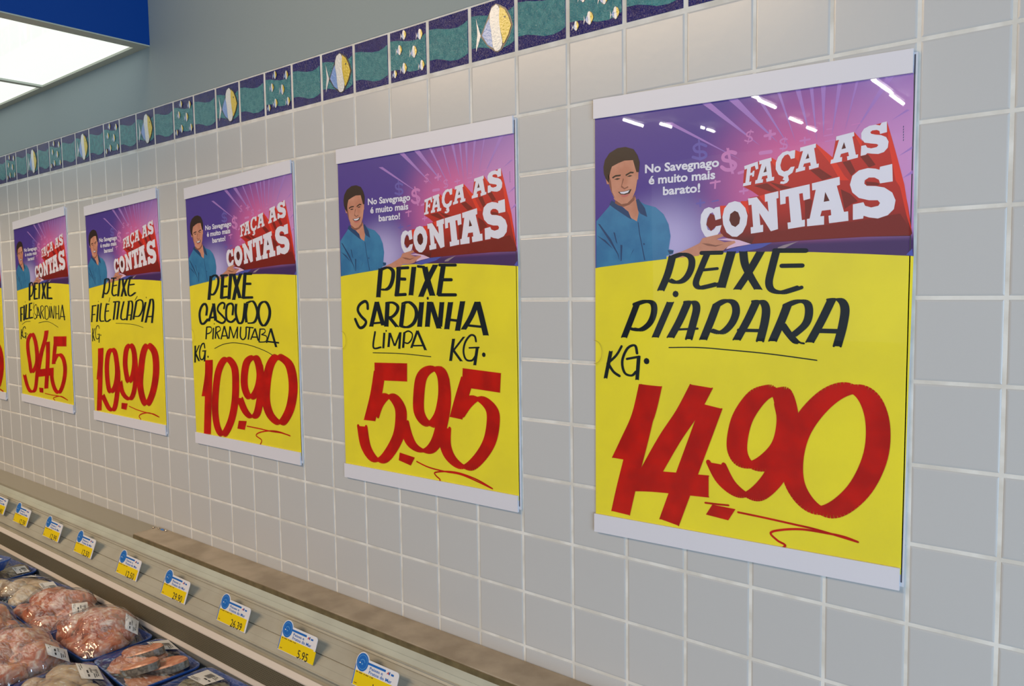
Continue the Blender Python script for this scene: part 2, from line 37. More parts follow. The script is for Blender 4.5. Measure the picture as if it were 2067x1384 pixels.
1:([((.0367,.0008),.0009,[(.2751,.3465),(.2573,.4382)]),((.0243,.0006),.0036,[(.2744,.35),(.3193,.3432),(.3451,.3667),(.3257,.4004),(.2879,.4157),(.2617,.4152)]),((.0325,.0007),.0009,[(.3789,.3472),(.3542,.4317)]),((.0034,.0001),.0047,[(.3657,.3491),(.438,.35)]),((.0034,.0001),.0047,[(.3684,.3798),(.407,.3795)]),((.0034,.0001),.005,[(.35,.4316),(.4231,.4294)]),((.0302,.0007),.0009,[(.472,.3488),(.448,.4321)]),((.0329,.0007),.0009,[(.5304,.3493),(.54,.3871),(.5728,.4341)]),((.0329,.0007),.0009,[(.596,.3512),(.5483,.3873),(.5106,.4342)]),((.0357,.0008),.0009,[(.6285,.3521),(.6096,.4347)]),((.0032,.0001),.0043,[(.6281,.3543),(.6606,.3541)]),((.0032,.0001),.0054,[(.6238,.3781),(.6843,.3796)]),((.0032,.0001),.0057,[(.6059,.4324),(.6987,.4339)]),((.0292,.0001),.0009,[(.0668,.4733),(.0556,.5519)]),((.0036,0),.0043,[(.0572,.4756),(.1169,.4726)]),((.0036,0),.004,[(.0637,.5114),(.0958,.5103)]),((.0306,.0002),.0009,[(.1415,.4623),(.1204,.5459)]),((0,0),.004,[(.1647,.4445),(.1651,.4445)]),((.0304,.0002),.0009,[(.187,.4581),(.1531,.54)]),((.0036,0),.0049,[(.1535,.5376),(.2122,.5341)]),((.0317,.0002),.0009,[(.2542,.4543),(.2297,.5353)]),((.0035,0),.0042,[(.2452,.4554),(.307,.4527)]),((.0035,0),.0042,[(.2426,.4912),(.2871,.4881)]),((.0035,0),.0049,[(.2301,.533),(.3053,.5296)]),((.0069,.0001),.0021,[(.342,.4509),(.3234,.4804)]),((.0069,0),.003,[(.387,.4855),(.3951,.4652),(.3654,.4637),(.3355,.4851),(.3484,.508),(.3802,.5218),(.3604,.5354),(.3306,.5331),(.3186,.5056)]),((.0136,.0001),.0012,[(.4147,.4744),(.3866,.5332)]),((.0169,.0001),.0012,[(.4147,.4744),(.4545,.5332)]),((.0017,0),.0024,[(.3891,.5195),(.4406,.5174)]),((.0151,.0001),.0009,[(.4746,.4705),(.4623,.5366)]),((.0083,.0001),.0026,[(.4742,.4728),(.5084,.4686),(.5305,.4844),(.4856,.5019)]),((.015,0),.0012,[(.4814,.5019),(.5209,.5367)]),((.0149,.0001),.0009,[(.5573,.4736),(.546,.5356)]),((.0098,.0001),.0026,[(.5573,.4736),(.5988,.4718),(.6266,.4984),(.613,.529),(.5782,.54),(.5464,.5333)]),((.013,.0001),.0009,[(.6435,.4723),(.633,.5312)]),((0,0),.0028,[(.6714,.461),(.6718,.461)]),((.0129,.0001),.0009,[(.6718,.4726),(.6573,.5313)]),((.0145,.0001),.0008,[(.6718,.4726),(.7008,.5357)]),((.0128,.0001),.0008,[(.7321,.471),(.7088,.5357)]),((.0142,.0001),.0008,[(.7595,.4734),(.7484,.5368)]),((.0141,.0001),.0008,[(.8113,.4697),(.8031,.54)]),((.0016,0),.0022,[(.7527,.512),(.8078,.5123)]),((.0124,.0001),.0011,[(.8775,.4683),(.8228,.539)]),((.02,.0001),.0011,[(.8775,.4683),(.907,.5442)]),((.0015,0),.0028,[(.8369,.5252),(.9177,.5264)]),((0,0),.0017,[(.0799,.5673),(.155,.5529),(.2532,.5504)]),((0,0),.0017,[(.416,.5581),(.5432,.5511),(.6408,.5553),(.7846,.579)]),((.0165,-.0002),.0012,[(.0565,.5945),(.0384,.6504)]),((.0082,-.0001),.0019,[(.0907,.5942),(.0508,.6232)]),((.0137,-.0002),.0014,[(.0508,.6232),(.0857,.64)]),((.0109,-.0001),.0026,[(.1457,.5902),(.1277,.579),(.0866,.5942),(.0795,.63),(.113,.6396),(.1377,.6311)]),((.0027,0),.0021,[(.1205,.6153),(.1547,.6131)]),((.0135,-.0002),.0009,[(.1479,.6132),(.1413,.647)]),((0,0),.0046,[(.1775,.62),(.1781,.62)])],[((.0688,-.0018),.0078,[(.2797,.6188),(.1951,.6461),(.172,.696),(.1971,.7731),(.224,.8269),(.3118,.7936),(.3491,.7473),(.3362,.6647),(.2797,.6188)]),((.0668,-.0025),.007,[(.3375,.6578),(.366,.7467),(.3281,.8451),(.2746,.9213),(.1795,.9337),(.1178,.9049),(.0742,.8501)]),((.0787,-.0019),.0013,[(.5639,.5973),(.5312,.6411),(.4418,.7172),(.3595,.816)]),((-.0073,.0403),.0013,[(.3245,.8296),(.6615,.8056)]),((.0751,-.0026),.0013,[(.5782,.6553),(.5628,.7408),(.5026,.9019)]),((-.0088,.0516),.0008,[(.6886,.6512),(.922,.6473)]),((.0677,-.0017),.0013,[(.7246,.6512),(.6891,.7174),(.6682,.7674)]),((.0672,-.0028),.0073,[(.6833,.7504),(.7361,.7227),(.808,.7175),(.8618,.7448),(.8742,.7957),(.831,.8587),(.7517,.9083),(.6753,.8993),(.6265,.8519),(.6225,.7989)]),((0,0),.0026,[(.4725,.9291),(.6029,.93),(.772,.9285),(.8987,.9397)]),((.0072,-.0004),.0026,[(.8988,.9394),(.7959,.9271),(.6997,.9327),(.6309,.9451),(.6595,.955),(.6515,.9666)])],[[(.3623,.9042),(.4458,.9022),(.441,.9285),(.3706,.9291)]])}
HEAD={'yellow':[(.0025,.3809),(.0828,.3729),(.1601,.3663),(.2346,.3615),(.3065,.358),(.3759,.3556),(.4594,.3541),(.5394,.3542),(.6312,.3555),(.747,.3589),(.8821,.3649),(1.011,.3715),(1.0021,.97),(.0022,.9652)],
'sheet':[(.0019,.0311),(.9987,.0286),(1.0111,.3747),(.0025,.3855)],
'white':[[(.5377,.1803),(.5796,.1736),(.5816,.188),(.5741,.1898),(.5705,.1814),(.5586,.1838),(.5571,.1954),(.5632,.1947),(.5646,.1919),(.57,.1911),(.5682,.2027),(.5627,.2031),(.5626,.1995),(.5558,.2005),(.5539,.2131),(.5601,.2123),(.5592,.2189),(.5339,.2209),(.5352,.215),(.5418,.2142),(.5465,.1859),(.5389,.1877)],[(.6909,.1583),(.6897,.174),(.6785,.175),(.6751,.1688),(.6701,.1652),(.6604,.1667),(.6524,.1738),(.6478,.1854),(.6512,.1943),(.6595,.1985),(.6709,.1966),(.6788,.1906),(.6901,.1902),(.6839,.2017),(.6711,.2074),(.6729,.2129),(.6739,.2162),(.6682,.2207),(.6584,.2228),(.6479,.2213),(.6494,.2171),(.659,.2176),(.6622,.216),(.655,.2143),(.6588,.2089),(.6432,.2037),(.6341,.1922),(.6344,.1792),(.6408,.1687),(.6538,.1609),(.6668,.1585),(.6749,.1602),(.6813,.1589)],[(.9366,.1234),(.9375,.1429),(.92,.145),(.9184,.1394),(.9113,.1368),(.8999,.137),(.8949,.1396),(.8973,.1428),(.9087,.1453),(.9228,.1472),(.9356,.1518),(.942,.1603),(.9404,.1713),(.9309,.1787),(.9169,.1812),(.9013,.1797),(.8884,.1778),(.8842,.1806),(.8712,.1818),(.8721,.1634),(.8836,.1626),(.8881,.1676),(.8981,.1697),(.9123,.1683),(.9164,.1649),(.9121,.1626),(.8979,.1607),(.8806,.1579),(.8723,.1501),(.8714,.1398),(.8784,.1322),(.8925,.1278),(.9081,.1271),(.9195,.1294),(.9235,.1247)],[(.4606,.259),(.4646,.2836),(.4464,.2864),(.4426,.2759),(.4369,.2699),(.4277,.2719),(.4186,.2819),(.4157,.2946),(.4207,.3051),(.4319,.3085),(.4429,.3047),(.4484,.2991),(.4666,.2974),(.4614,.3098),(.4487,.321),(.4303,.3239),(.4116,.3188),(.3994,.3045),(.3954,.2892),(.3979,.2731),(.409,.2619),(.4238,.2584),(.435,.2607),(.4405,.2632),(.446,.26)],[(.5504,.2463),(.5779,.2447),(.6148,.2757),(.611,.2546),(.6033,.2554),(.6023,.2405),(.6429,.2359),(.6439,.2495),(.6376,.2503),(.6439,.3109),(.6223,.3147),(.5861,.2768),(.5899,.3014),(.5984,.301),(.5987,.3151),(.561,.3177),(.5598,.3049),(.5677,.3041),(.5617,.2591),(.5531,.2599)],[(.6472,.2355),(.7338,.2269),(.7361,.2548),(.7172,.2576),(.7144,.2431),(.7042,.2441),(.7134,.2958),(.722,.295),(.7223,.308),(.6735,.3118),(.6716,.2991),(.6813,.2986),(.6737,.2476),(.6649,.2483),(.6652,.2614),(.6495,.2629)],[(.9525,.2017),(.955,.2336),(.9229,.2355),(.9199,.2287),(.9084,.2239),(.8941,.2231),(.8834,.2277),(.8824,.2338),(.8889,.2382),(.9118,.2398),(.9344,.2437),(.9543,.2538),(.963,.2683),(.9595,.2844),(.9445,.2949),(.9194,.3001),(.8965,.2972),(.8825,.2936),(.8815,.2987),(.8544,.3004),(.8535,.2712),(.8812,.2683),(.8857,.2751),(.9016,.2789),(.92,.2766),(.9241,.2717),(.9183,.2663),(.8955,.2653),(.8693,.2599),(.8514,.2487),(.8445,.2338),(.8505,.2176),(.8677,.2083),(.8907,.2055),(.9107,.2078),(.9207,.2104),(.9219,.205)],[(.584,.1727),(.6209,.1685),(.6217,.1751),(.6178,.176),(.6234,.2073),(.6301,.2068),(.6292,.2138),(.6069,.2159),(.6057,.2092),(.6101,.2084),(.6089,.2028),(.5941,.2042),(.5915,.21),(.5966,.2098),(.5957,.2164),(.5719,.2178),(.5732,.2108),(.5786,.2102),(.5916,.1791),(.5842,.18)],[(.7052,.1548),(.7496,.15),(.7492,.1578),(.7446,.1586),(.7525,.1891),(.7587,.1887),(.758,.1958),(.7316,.1991),(.7308,.192),(.7361,.1915),(.7343,.185),(.7171,.1865),(.7141,.1927),(.7204,.1925),(.7199,.199),(.6929,.2022),(.6941,.1954),(.6998,.1944),(.7133,.1617),(.7047,.1622)],[(.8052,.1409),(.8524,.1359),(.8535,.1436),(.8483,.1446),(.8587,.1789),(.8645,.1782),(.8641,.1844),(.8363,.1877),(.8352,.1804),(.8405,.1797),(.8379,.1723),(.819,.1746),(.8162,.1806),(.8222,.1806),(.8218,.1889),(.7906,.1915),(.7922,.1838),(.7982,.1832),(.8129,.1477),(.8045,.1486)],[(.7401,.2258),(.8164,.2173),(.8177,.2324),(.8093,.2341),(.8302,.2843),(.8412,.2836),(.8426,.3015),(.7901,.3045),(.7881,.29),(.7957,.2892),(.7939,.2786),(.7694,.2797),(.7651,.2902),(.7759,.2899),(.7763,.3065),(.7286,.3082),(.7277,.2942),(.7355,.2934),(.7513,.2385),(.7414,.2395)],[(.509,.2497),(.5267,.2531),(.5427,.2651),(.55,.281),(.5468,.2989),(.5348,.3143),(.5173,.3228),(.5013,.3219),(.4832,.3128),(.4721,.2964),(.4693,.2803),(.4752,.2634),(.4894,.2527)]],
'dark':[[(.6045,.1839),(.6071,.1955),(.5974,.1967)],[(.7276,.1669),(.7316,.1768),(.721,.1778)],[(.8264,.1529),(.8318,.1646),(.82,.1659)],[(.7777,.244),(.7904,.2615),(.7742,.2629)],[(.5086,.2693),(.52,.2731),(.5266,.2847),(.5239,.2959),(.5117,.3027),(.4991,.2984),(.4918,.288),(.4945,.2756)]],
'red':[[(.5339,.2209),(.5384,.1803),(.5824,.1742),(.6209,.1685),(.6377,.1761),(.6408,.1687),(.6909,.1583),(.7054,.1633),(.7496,.15),(.7958,.1809),(.8052,.1409),(.8524,.1359),(.8747,.1544),(.8855,.1297),(.9366,.1234),(.951,.157),(.966,.1941),(.9796,.233),(.9949,.2818),(1.0061,.3304),(1.0009,.3347),(.8919,.3332),(.7725,.3346),(.6773,.336),(.5632,.3387),(.5068,.3305),(.467,.3192),(.4482,.2864),(.4617,.2572),(.4841,.2577),(.5477,.2507),(.5562,.2444),(.5847,.2428),(.5612,.2312)]],
'redlight':[[(.7496,.15),(.7988,.1811),(.8297,.2164),(.8419,.2254),(.818,.2241),(.7931,.1933),(.7523,.157)],[(.9366,.1234),(.966,.1941),(.984,.2412),(1.0046,.3263),(.9914,.2977),(.9732,.2447),(.9618,.232),(.9431,.1685)],[(.8533,.1364),(.8747,.1544),(.8722,.1654),(.8571,.1459)],[(.6209,.1685),(.641,.1774),(.6346,.1879),(.6228,.1785)],[(.6909,.1583),(.7054,.1633),(.7011,.1812),(.6913,.1741)],[(.4617,.2572),(.4823,.2576),(.4736,.2759),(.4656,.2779)],[(.5847,.2428),(.6023,.2405),(.6061,.2588),(.5889,.247)],[(.5267,.2504),(.5494,.2514),(.5551,.279),(.5498,.2743)]],
'reddark':[[(.4157,.2946),(.4204,.282),(.4296,.272),(.4426,.2759),(.4482,.2864),(.4664,.2836),(.4688,.2975),(.4484,.2991),(.4319,.3085)],[(.5679,.2216),(.6086,.2182),(.6423,.2352),(.6224,.2364)],[(.6153,.2163),(.6618,.2264),(.6846,.2308),(.6521,.2335)],[(.7347,.2003),(.7595,.1976),(.7968,.2166),(.7694,.2214)],[(.823,.19),(.8437,.1882),(.859,.2098),(.8475,.2174)],[(.8698,.1827),(.8899,.1799),(.9105,.2006),(.8935,.2047)],[(.7203,.253),(.7425,.2583),(.7339,.2922),(.7229,.294)],[(.82,.2409),(.8456,.2505),(.8666,.266),(.852,.2695),(.8316,.2791)],[(.9144,.2334),(.923,.2363),(.9174,.2393),(.8888,.2374),(.8857,.2298)],[(.5766,.3189),(.6768,.313),(.8618,.3032),(.9749,.2931),(.9976,.3181),(1.0035,.3333),(.8918,.3328),(.7724,.3337),(.6773,.3355),(.5632,.3382)]],
'rays':[[(.5575,.0312),(.5711,.0314),(.678,.1561)],[(.6279,.0294),(.6378,.0293),(.6922,.1442)],[(.6797,.0238),(.6973,.0245),(.7315,.1343)],[(.7239,.0199),(.7363,.0201),(.7521,.1485)],[(.7578,.0171),(.7746,.0179),(.7703,.1394)],[(.8091,.0164),(.8239,.0169),(.7931,.139)],[(.8619,.018),(.8711,.018),(.8273,.1333)],[(.3781,.0325),(.4117,.0344),(.5868,.1432)],[(.4663,.0315),(.5019,.0337),(.6402,.1405)],[(.2702,.0719),(.2939,.0726),(.5288,.1681)],[(.9333,.0416),(.9526,.0426),(.8567,.1336)],[(.9928,.1078),(.9847,.106),(.9471,.1227)],[(1.001,.1726),(1.0012,.1778),(.9685,.1883)],[(1.0026,.2159),(1.0028,.2223),(.9795,.229)]],
'shirt':[[(.0073,.2735),(.0318,.2585),(.0601,.2415),(.0689,.2295),(.1037,.2433),(.1349,.2601),(.1656,.2634),(.1713,.2329),(.1958,.2427),(.2368,.2509),(.2661,.2672),(.2843,.2894),(.2917,.3154),(.2855,.3433),(.3035,.3459),(.301,.3534),(.2776,.3572),(.2777,.3642),(.1428,.3715),(.006,.3799)]],
'skin':[[(.0761,.2243),(.1617,.2259),(.1694,.246),(.174,.2615),(.1676,.2794),(.1465,.2716),(.1194,.2484),(.0919,.2361)],[(.0562,.1696),(.0642,.1544),(.1037,.1434),(.1501,.1408),(.1623,.1601),(.17,.1846),(.1624,.2105),(.1503,.2275),(.131,.2378),(.1076,.239),(.084,.2291),(.0682,.2105),(.0582,.1921)],[(.0422,.1715),(.0562,.1741),(.0602,.1922),(.0502,.1917)],[(.1635,.1711),(.173,.1717),(.1723,.1869),(.1654,.1887)],[(.2849,.3639),(.3028,.3545),(.3347,.3486),(.3661,.3408),(.3935,.333),(.4036,.3227),(.4306,.3192),(.467,.315),(.4737,.3204),(.4507,.326),(.4771,.3329),(.5095,.3306),(.5128,.3348),(.4903,.3415),(.4741,.3494),(.4477,.353),(.404,.3522),(.3904,.3593),(.3628,.3609)]],
'hair':[[(.0382,.1686),(.0362,.1528),(.0423,.1375),(.0603,.123),(.092,.114),(.1231,.1134),(.1539,.1203),(.1691,.1344),(.1774,.1501),(.1749,.1718),(.1654,.1712),(.1597,.16),(.152,.1442),(.1193,.1433),(.0959,.1474),(.0702,.1536),(.0642,.1633),(.0602,.1743),(.0582,.1898),(.0462,.1802)]],
'skindark':[[(.0562,.1696),(.0662,.1858),(.0713,.2106),(.086,.228),(.0701,.2128),(.0582,.1921)],[(.084,.2291),(.1076,.239),(.131,.2378),(.1503,.2275),(.1625,.2193),(.1579,.2323),(.1387,.2414),(.1155,.2456),(.0959,.2412),(.082,.2357)],[(.1135,.1816),(.1174,.184),(.1096,.198),(.1193,.204),(.1329,.2003),(.1348,.203),(.1193,.2067),(.1057,.2011)],[(.4003,.3331),(.4241,.3347),(.4475,.3384),(.4739,.337),(.4476,.3416),(.4207,.3389)]],
'brow':[[(.0702,.1775),(.0841,.1733),(.1057,.1732),(.1037,.1766),(.0841,.1773),(.0742,.1806)],[(.1232,.1744),(.1425,.1688),(.1559,.1703),(.154,.1732),(.1425,.1726),(.1251,.1778)],[(.0781,.1824),(.0919,.1804),(.1045,.182),(.0919,.1844)],[(.1278,.1793),(.1406,.1764),(.1509,.1779),(.1406,.18)],[(.0939,.2112),(.1193,.2111),(.1471,.2071),(.1395,.2165),(.1213,.2187),(.1037,.217)]],
'teeth':[[(.1006,.212),(.1193,.2118),(.1395,.2094),(.1329,.2146),(.1174,.2166),(.1057,.2153)]],
'lip':[[(.1037,.2175),(.1213,.2192),(.1395,.2169),(.131,.2223),(.1174,.2239),(.1076,.2217)]],
'shirtdark':[[(.0601,.2382),(.0689,.2289),(.0998,.2398),(.1349,.2567),(.1473,.2749),(.131,.2688),(.084,.2492)],[(.1636,.2325),(.1724,.2296),(.1977,.2515),(.2064,.2711),(.1808,.2629),(.1713,.2548)],[(.1703,.2812),(.1733,.2813),(.1795,.308),(.1993,.3653),(.1956,.3657),(.1764,.3079)],[(.0134,.2794),(.0216,.2808),(.066,.3161),(.0958,.3506),(.1006,.3664),(.0919,.3505),(.06,.3205)],[(.076,.3006),(.082,.3019),(.0919,.328),(.0863,.3234)],[(.1037,.3294),(.1116,.3307),(.1085,.3654),(.1045,.3665)],[(.008,.3055),(.0439,.3178),(.076,.3389),(.0398,.3211)],[(.1505,.3449),(.1582,.3384),(.1428,.3559),(.1389,.3625)],[(.2812,.3454),(.3027,.3469),(.2999,.3523),(.2884,.3542)],[(.1905,.3292),(.1943,.3277),(.1984,.33),(.1943,.333)]],
'card':[[(.4488,.3267),(.4852,.3249),(.5245,.3298),(.5621,.3387),(.5141,.3432),(.4819,.3475),(.489,.3415),(.5104,.3317)]],
'blue':[[(.9926,.3688),(1.0076,.3576),(1.0098,.3717)],[(.5632,.3387),(.6311,.3359),(.5943,.3472),(.5143,.3568),(.4711,.3537),(.4999,.3463)]],
'beam':[[(.6447,.3473),(.6611,.3432),(.7048,.3367),(.6936,.3397),(.6613,.3505),(.6415,.3509)]],
'symA':[((.0021,.0002),.002,[(.5641,.1141),(.5555,.1123),(.5452,.1149),(.5453,.1204),(.5575,.1235),(.561,.1293),(.5507,.1319),(.5385,.1288)]),((.0028,.0002),.0009,[(.5572,.1092),(.5473,.136)]),((.008,.0006),.0011,[(.6165,.1137),(.6152,.1332)]),((.0013,.0001),.0037,[(.6,.1245),(.6299,.1224)]),((.002,.0001),.0023,[(.6662,.1359),(.6564,.1341),(.6467,.1377),(.6517,.1435),(.6649,.1466),(.6634,.1529),(.647,.1529)]),((.0026,.0002),.0008,[(.6613,.1312),(.6537,.1577)]),((.0057,.0004),.005,[(.5092,.1523),(.4932,.149),(.4717,.1533),(.4719,.1634),(.497,.1684),(.5096,.1759),(.5008,.1844),(.4794,.1842),(.4649,.1777)]),((.0086,.0005),.0012,[(.4841,.1406),(.501,.1934)]),((.0007,0),.0049,[(.5871,.1575),(.619,.1568)]),((.0059,.0003),.0012,[(.4452,.2039),(.4436,.2209)]),((.0007,0),.0027,[(.4287,.2087),(.4599,.2069)]),((.0049,.0002),.0012,[(.5367,.2245),(.5363,.2367)]),((.0007,0),.0027,[(.5246,.231),(.549,.2295)]),((.0051,.0004),.0011,[(.7174,.1354),(.7177,.1482)]),((.0006,0),.0025,[(.7049,.1419),(.7316,.1407)]),((.0006,0),.0016,[(.7718,.1374),(.7945,.136)]),((.0006,0),.0016,[(.7751,.1481),(.8008,.1469)]),((.0006,0),.0014,[(.7791,.1254),(.7927,.1254)]),((.0006,0),.0014,[(.8461,.1225),(.8679,.1212)]),((.0007,0),.0038,[(.5204,.1933),(.5379,.191)])],
'symB':[((.0053,.0004),.0039,[(.4129,.1311),(.3905,.125),(.3717,.1306),(.3793,.1403),(.4056,.1432),(.4132,.1517),(.3946,.1563),(.3681,.1511)]),((.006,.0004),.0012,[(.3885,.1157),(.3927,.1596)]),((.006,.0003),.0012,[(.3948,.2405),(.395,.2567)]),((.0008,0),.0027,[(.3825,.2492),(.4088,.248)]),((.0007,0),.0018,[(.4348,.2473),(.455,.2455)])],
'credit':[((.0016,.0001),.0005,[(.9781,.1352),(.9777,.1377)]),((.0016,.0001),.0005,[(.9783,.14),(.9778,.1425)]),((.0016,.0001),.0005,[(.9784,.1447),(.978,.1473)]),((.0016,.0001),.0005,[(.9786,.1495),(.9782,.1521)]),((.0016,.0001),.0005,[(.9788,.1543),(.9783,.1568)]),((.0016,.0001),.0005,[(.9789,.1591),(.9785,.1616)])],
'tag':[('No Savegnago',(.1974,.1756,.4568,.1767,-.0001,-.0187)),('é muito mais',(.2113,.2009,.4443,.2011,-.0001,-.0187)),('barato!',(.2637,.2266,.3943,.2259,-.0001,-.0185))]}
POST={5:[(.1553,1.9305),(.5988,1.9189),(.5954,1.2718),(.1517,1.2626)],
4:[(-.4615,1.9297),(-.0027,1.9301),(-.0027,1.2663),(-.4635,1.2623)],
3:[(-1.0612,1.9066),(-.6151,1.9273),(-.6142,1.2661),(-1.056,1.2662)],
2:[(-1.6398,1.9049),(-1.2038,1.922),(-1.208,1.2675),(-1.6435,1.2701)],
1:[(-2.205,1.8956),(-1.7793,1.9169),(-1.7914,1.2733),(-2.2134,1.2801)]}
# ------------------------------------------------------------------ helpers
MATS = {}
def nodes(name):
    M = bpy.data.materials.new(name); M.use_nodes = True; return M, M.node_tree.nodes, M.node_tree.links
def mat(name, rgb, rough=.5, spec=.5, metal=0, noise_amt=0, noise_scale=30, rgb2=None, bump=0, bscale=200, coat=0, emit=0, detail=4):
    if name in MATS: return MATS[name]
    M, N, L = nodes(name); b = N['Principled BSDF']
    c = (*lin(rgb), 1)
    b.inputs['Base Color'].default_value = c; b.inputs['Roughness'].default_value = rough
    b.inputs['Specular IOR Level'].default_value = spec; b.inputs['Metallic'].default_value = metal
    b.inputs['Coat Weight'].default_value = coat; b.inputs['Coat Roughness'].default_value = .06
    if emit:
        b.inputs['Emission Color'].default_value = c; b.inputs['Emission Strength'].default_value = emit
    if rgb2 is not None or bump:
        tc = N.new('ShaderNodeTexCoord')
    if rgb2 is not None:
        n = N.new('ShaderNodeTexNoise'); n.inputs['Scale'].default_value = noise_scale; n.inputs['Detail'].default_value = detail
        L.new(tc.outputs['Object'], n.inputs['Vector'])
        r = N.new('ShaderNodeValToRGB'); r.color_ramp.elements[0].position = .38; r.color_ramp.elements[1].position = .62
        r.color_ramp.elements[0].color = c; r.color_ramp.elements[1].color = (*lin(rgb2), 1)
        L.new(n.outputs['Fac'], r.inputs['Fac']); L.new(r.outputs['Color'], b.inputs['Base Color'])
    if bump:
        n2 = N.new('ShaderNodeTexNoise'); n2.inputs['Scale'].default_value = bscale; n2.inputs['Detail'].default_value = 2
        L.new(tc.outputs['Object'], n2.inputs['Vector'])
        bp = N.new('ShaderNodeBump'); bp.inputs['Strength'].default_value = bump; bp.inputs['Distance'].default_value = .002
        L.new(n2.outputs['Fac'], bp.inputs['Height']); L.new(bp.outputs['Normal'], b.inputs['Normal'])
        if coat: L.new(bp.outputs['Normal'], b.inputs['Coat Normal'])
    MATS[name] = M; return M
def clear_mat(name, rough, f0, f1, bump, bscale, tint=(1, 1, 1), stretch=(1, 1, 1)):
    """clear plastic: transparent with a glossy skin that grows towards grazing angles"""
    M, N, L = nodes(name); N.remove(N['Principled BSDF']); out = N['Material Output']
    t = N.new('ShaderNodeBsdfTransparent'); t.inputs[0].default_value = (*tint, 1)
    g = N.new('ShaderNodeBsdfGlossy'); g.inputs['Roughness'].default_value = rough
    ge = N.new('ShaderNodeNewGeometry'); dt = N.new('ShaderNodeVectorMath'); dt.operation = 'DOT_PRODUCT'
    L.new(ge.outputs['Incoming'], dt.inputs[0]); L.new(ge.outputs['Normal'], dt.inputs[1])
    def mth(op, x, y):
        q = N.new('ShaderNodeMath'); q.operation = op
        for i, w in enumerate((x, y)):
            if isinstance(w, (int, float)): q.inputs[i].default_value = w
            elif w is not None: L.new(w, q.inputs[i])
        return q.outputs[0]
    k = mth('POWER', mth('SUBTRACT', 1.0, mth('ABSOLUTE', dt.outputs['Value'], None)), 5.0)   # Schlick
    fac = mth('ADD', mth('MULTIPLY', k, f1-f0), f0)
    mx = N.new('ShaderNodeMixShader'); L.new(fac, mx.inputs[0]); L.new(t.outputs[0], mx.inputs[1]); L.new(g.outputs[0], mx.inputs[2])
    tc = N.new('ShaderNodeTexCoord'); mp = N.new('ShaderNodeMapping'); mp.inputs['Scale'].default_value = stretch
    n = N.new('ShaderNodeTexNoise'); n.inputs['Scale'].default_value = bscale; n.inputs['Detail'].default_value = 0 if rough < .05 else 1.5
    L.new(tc.outputs['Object'], mp.inputs[0]); L.new(mp.outputs[0], n.inputs['Vector'])
    b = N.new('ShaderNodeBump'); b.inputs['Strength'].default_value = bump; b.inputs['Distance'].default_value = .01
    L.new(n.outputs['Fac'], b.inputs['Height']); L.new(b.outputs['Normal'], g.inputs['Normal'])
    L.new(mx.outputs[0], out.inputs[0]); MATS[name] = M; return M
class MB:
    """collects polygons, builds ONE mesh object"""
    def __init__(s): s.v = []; s.f = []; s.mi = []; s.uv = []
    def add(s, vs, fs, mi=0, uvs=None):
        o = len(s.v); s.v += [tuple(x) for x in vs]
        s.uv += list(uvs) if uvs else [(0, 0)]*len(vs)
        for f in fs: s.f.append([i+o for i in f]); s.mi.append(mi)
    def box(s, a, b, mi=0):
        x0, y0, z0 = a; x1, y1, z1 = b
        s.add([(x0,y0,z0),(x1,y0,z0),(x1,y1,z0),(x0,y1,z0),(x0,y0,z1),(x1,y0,z1),(x1,y1,z1),(x0,y1,z1)],
              [(0,3,2,1),(4,5,6,7),(0,1,5,4),(1,2,6,5),(2,3,7,6),(3,0,4,7)], mi)
    def extrude(s, prof, x0, x1, mi=0, close=False):
        n = len(prof); vs = [(x0, y, z) for y, z in prof]+[(x1, y, z) for y, z in prof]
        s.add(vs, [(i, (i+1) % n, (i+1) % n+n, i+n) for i in range(n if close else n-1)], mi)
        if close: s.add(vs, [tuple(range(n)), tuple(range(2*n-1, n-1, -1))], mi)
    def poly(s, pts, fn, mi=0, uvs=None):
        tri = tessellate_polygon([[Vector((p[0], p[1], 0)) for p in pts]])
        s.add([fn(p) for p in pts], [tuple(t) for t in tri], mi, uvs or list(pts))
    def build(s, name, mats, parent=None, smooth=False, bevel=0):
        me = bpy.data.meshes.new(name); me.from_pydata(s.v, [], s.f)
        for mm in (mats if isinstance(mats, (list, tuple)) else [mats]): me.materials.append(mm)
        for p, i in zip(me.polygons, s.mi): p.material_index = i; p.use_smooth = smooth
        ul = me.uv_layers.new(name='UVMap')
        for lp in me.loops: ul.data[lp.index].uv = s.uv[lp.vertex_index]
        bm = bmesh.new(); bm.from_mesh(me); bmesh.ops.recalc_face_normals(bm, faces=bm.faces) if s_closed(s) else None
        bm.to_mesh(me); bm.free(); me.update()
        o = bpy.data.objects.new(name, me); COL.objects.link(o); o.parent = parent
        if bevel:
            bv = o.modifiers.new('bevel', 'BEVEL'); bv.width = bevel; bv.segments = 2; bv.limit_method = 'ANGLE'
        return o
def s_closed(s): return getattr(s, 'recalc', False)
def thing(name, label, cat, loc=(0, 0, 0), rot=(0, 0, 0), group=None):
    o = bpy.data.objects.new(name, None); COL.objects.link(o); o.location = loc; o.rotation_euler = rot; o.empty_display_size = .05
    tag(o, label, cat, group); return o
def tag(o, label, cat, group=None):
    o['label'] = label; o['category'] = cat
    if group: o['group'] = group
    return o
def structure(o): o['kind'] = 'structure'; return o
def rbox(bm_w, bm_d, r, n=5):
    """rounded rectangle outline, counter-clockwise"""
    pts = []
    for cx, cy, a0 in ((bm_w-r, bm_d-r, 0), (-bm_w+r, bm_d-r, 90), (-bm_w+r, -bm_d+r, 180), (bm_w-r, -bm_d+r, 270)):
        for k in range(n+1):
            a = math.radians(a0+90*k/n); pts.append((cx+r*math.cos(a), cy+r*math.sin(a)))
    return pts
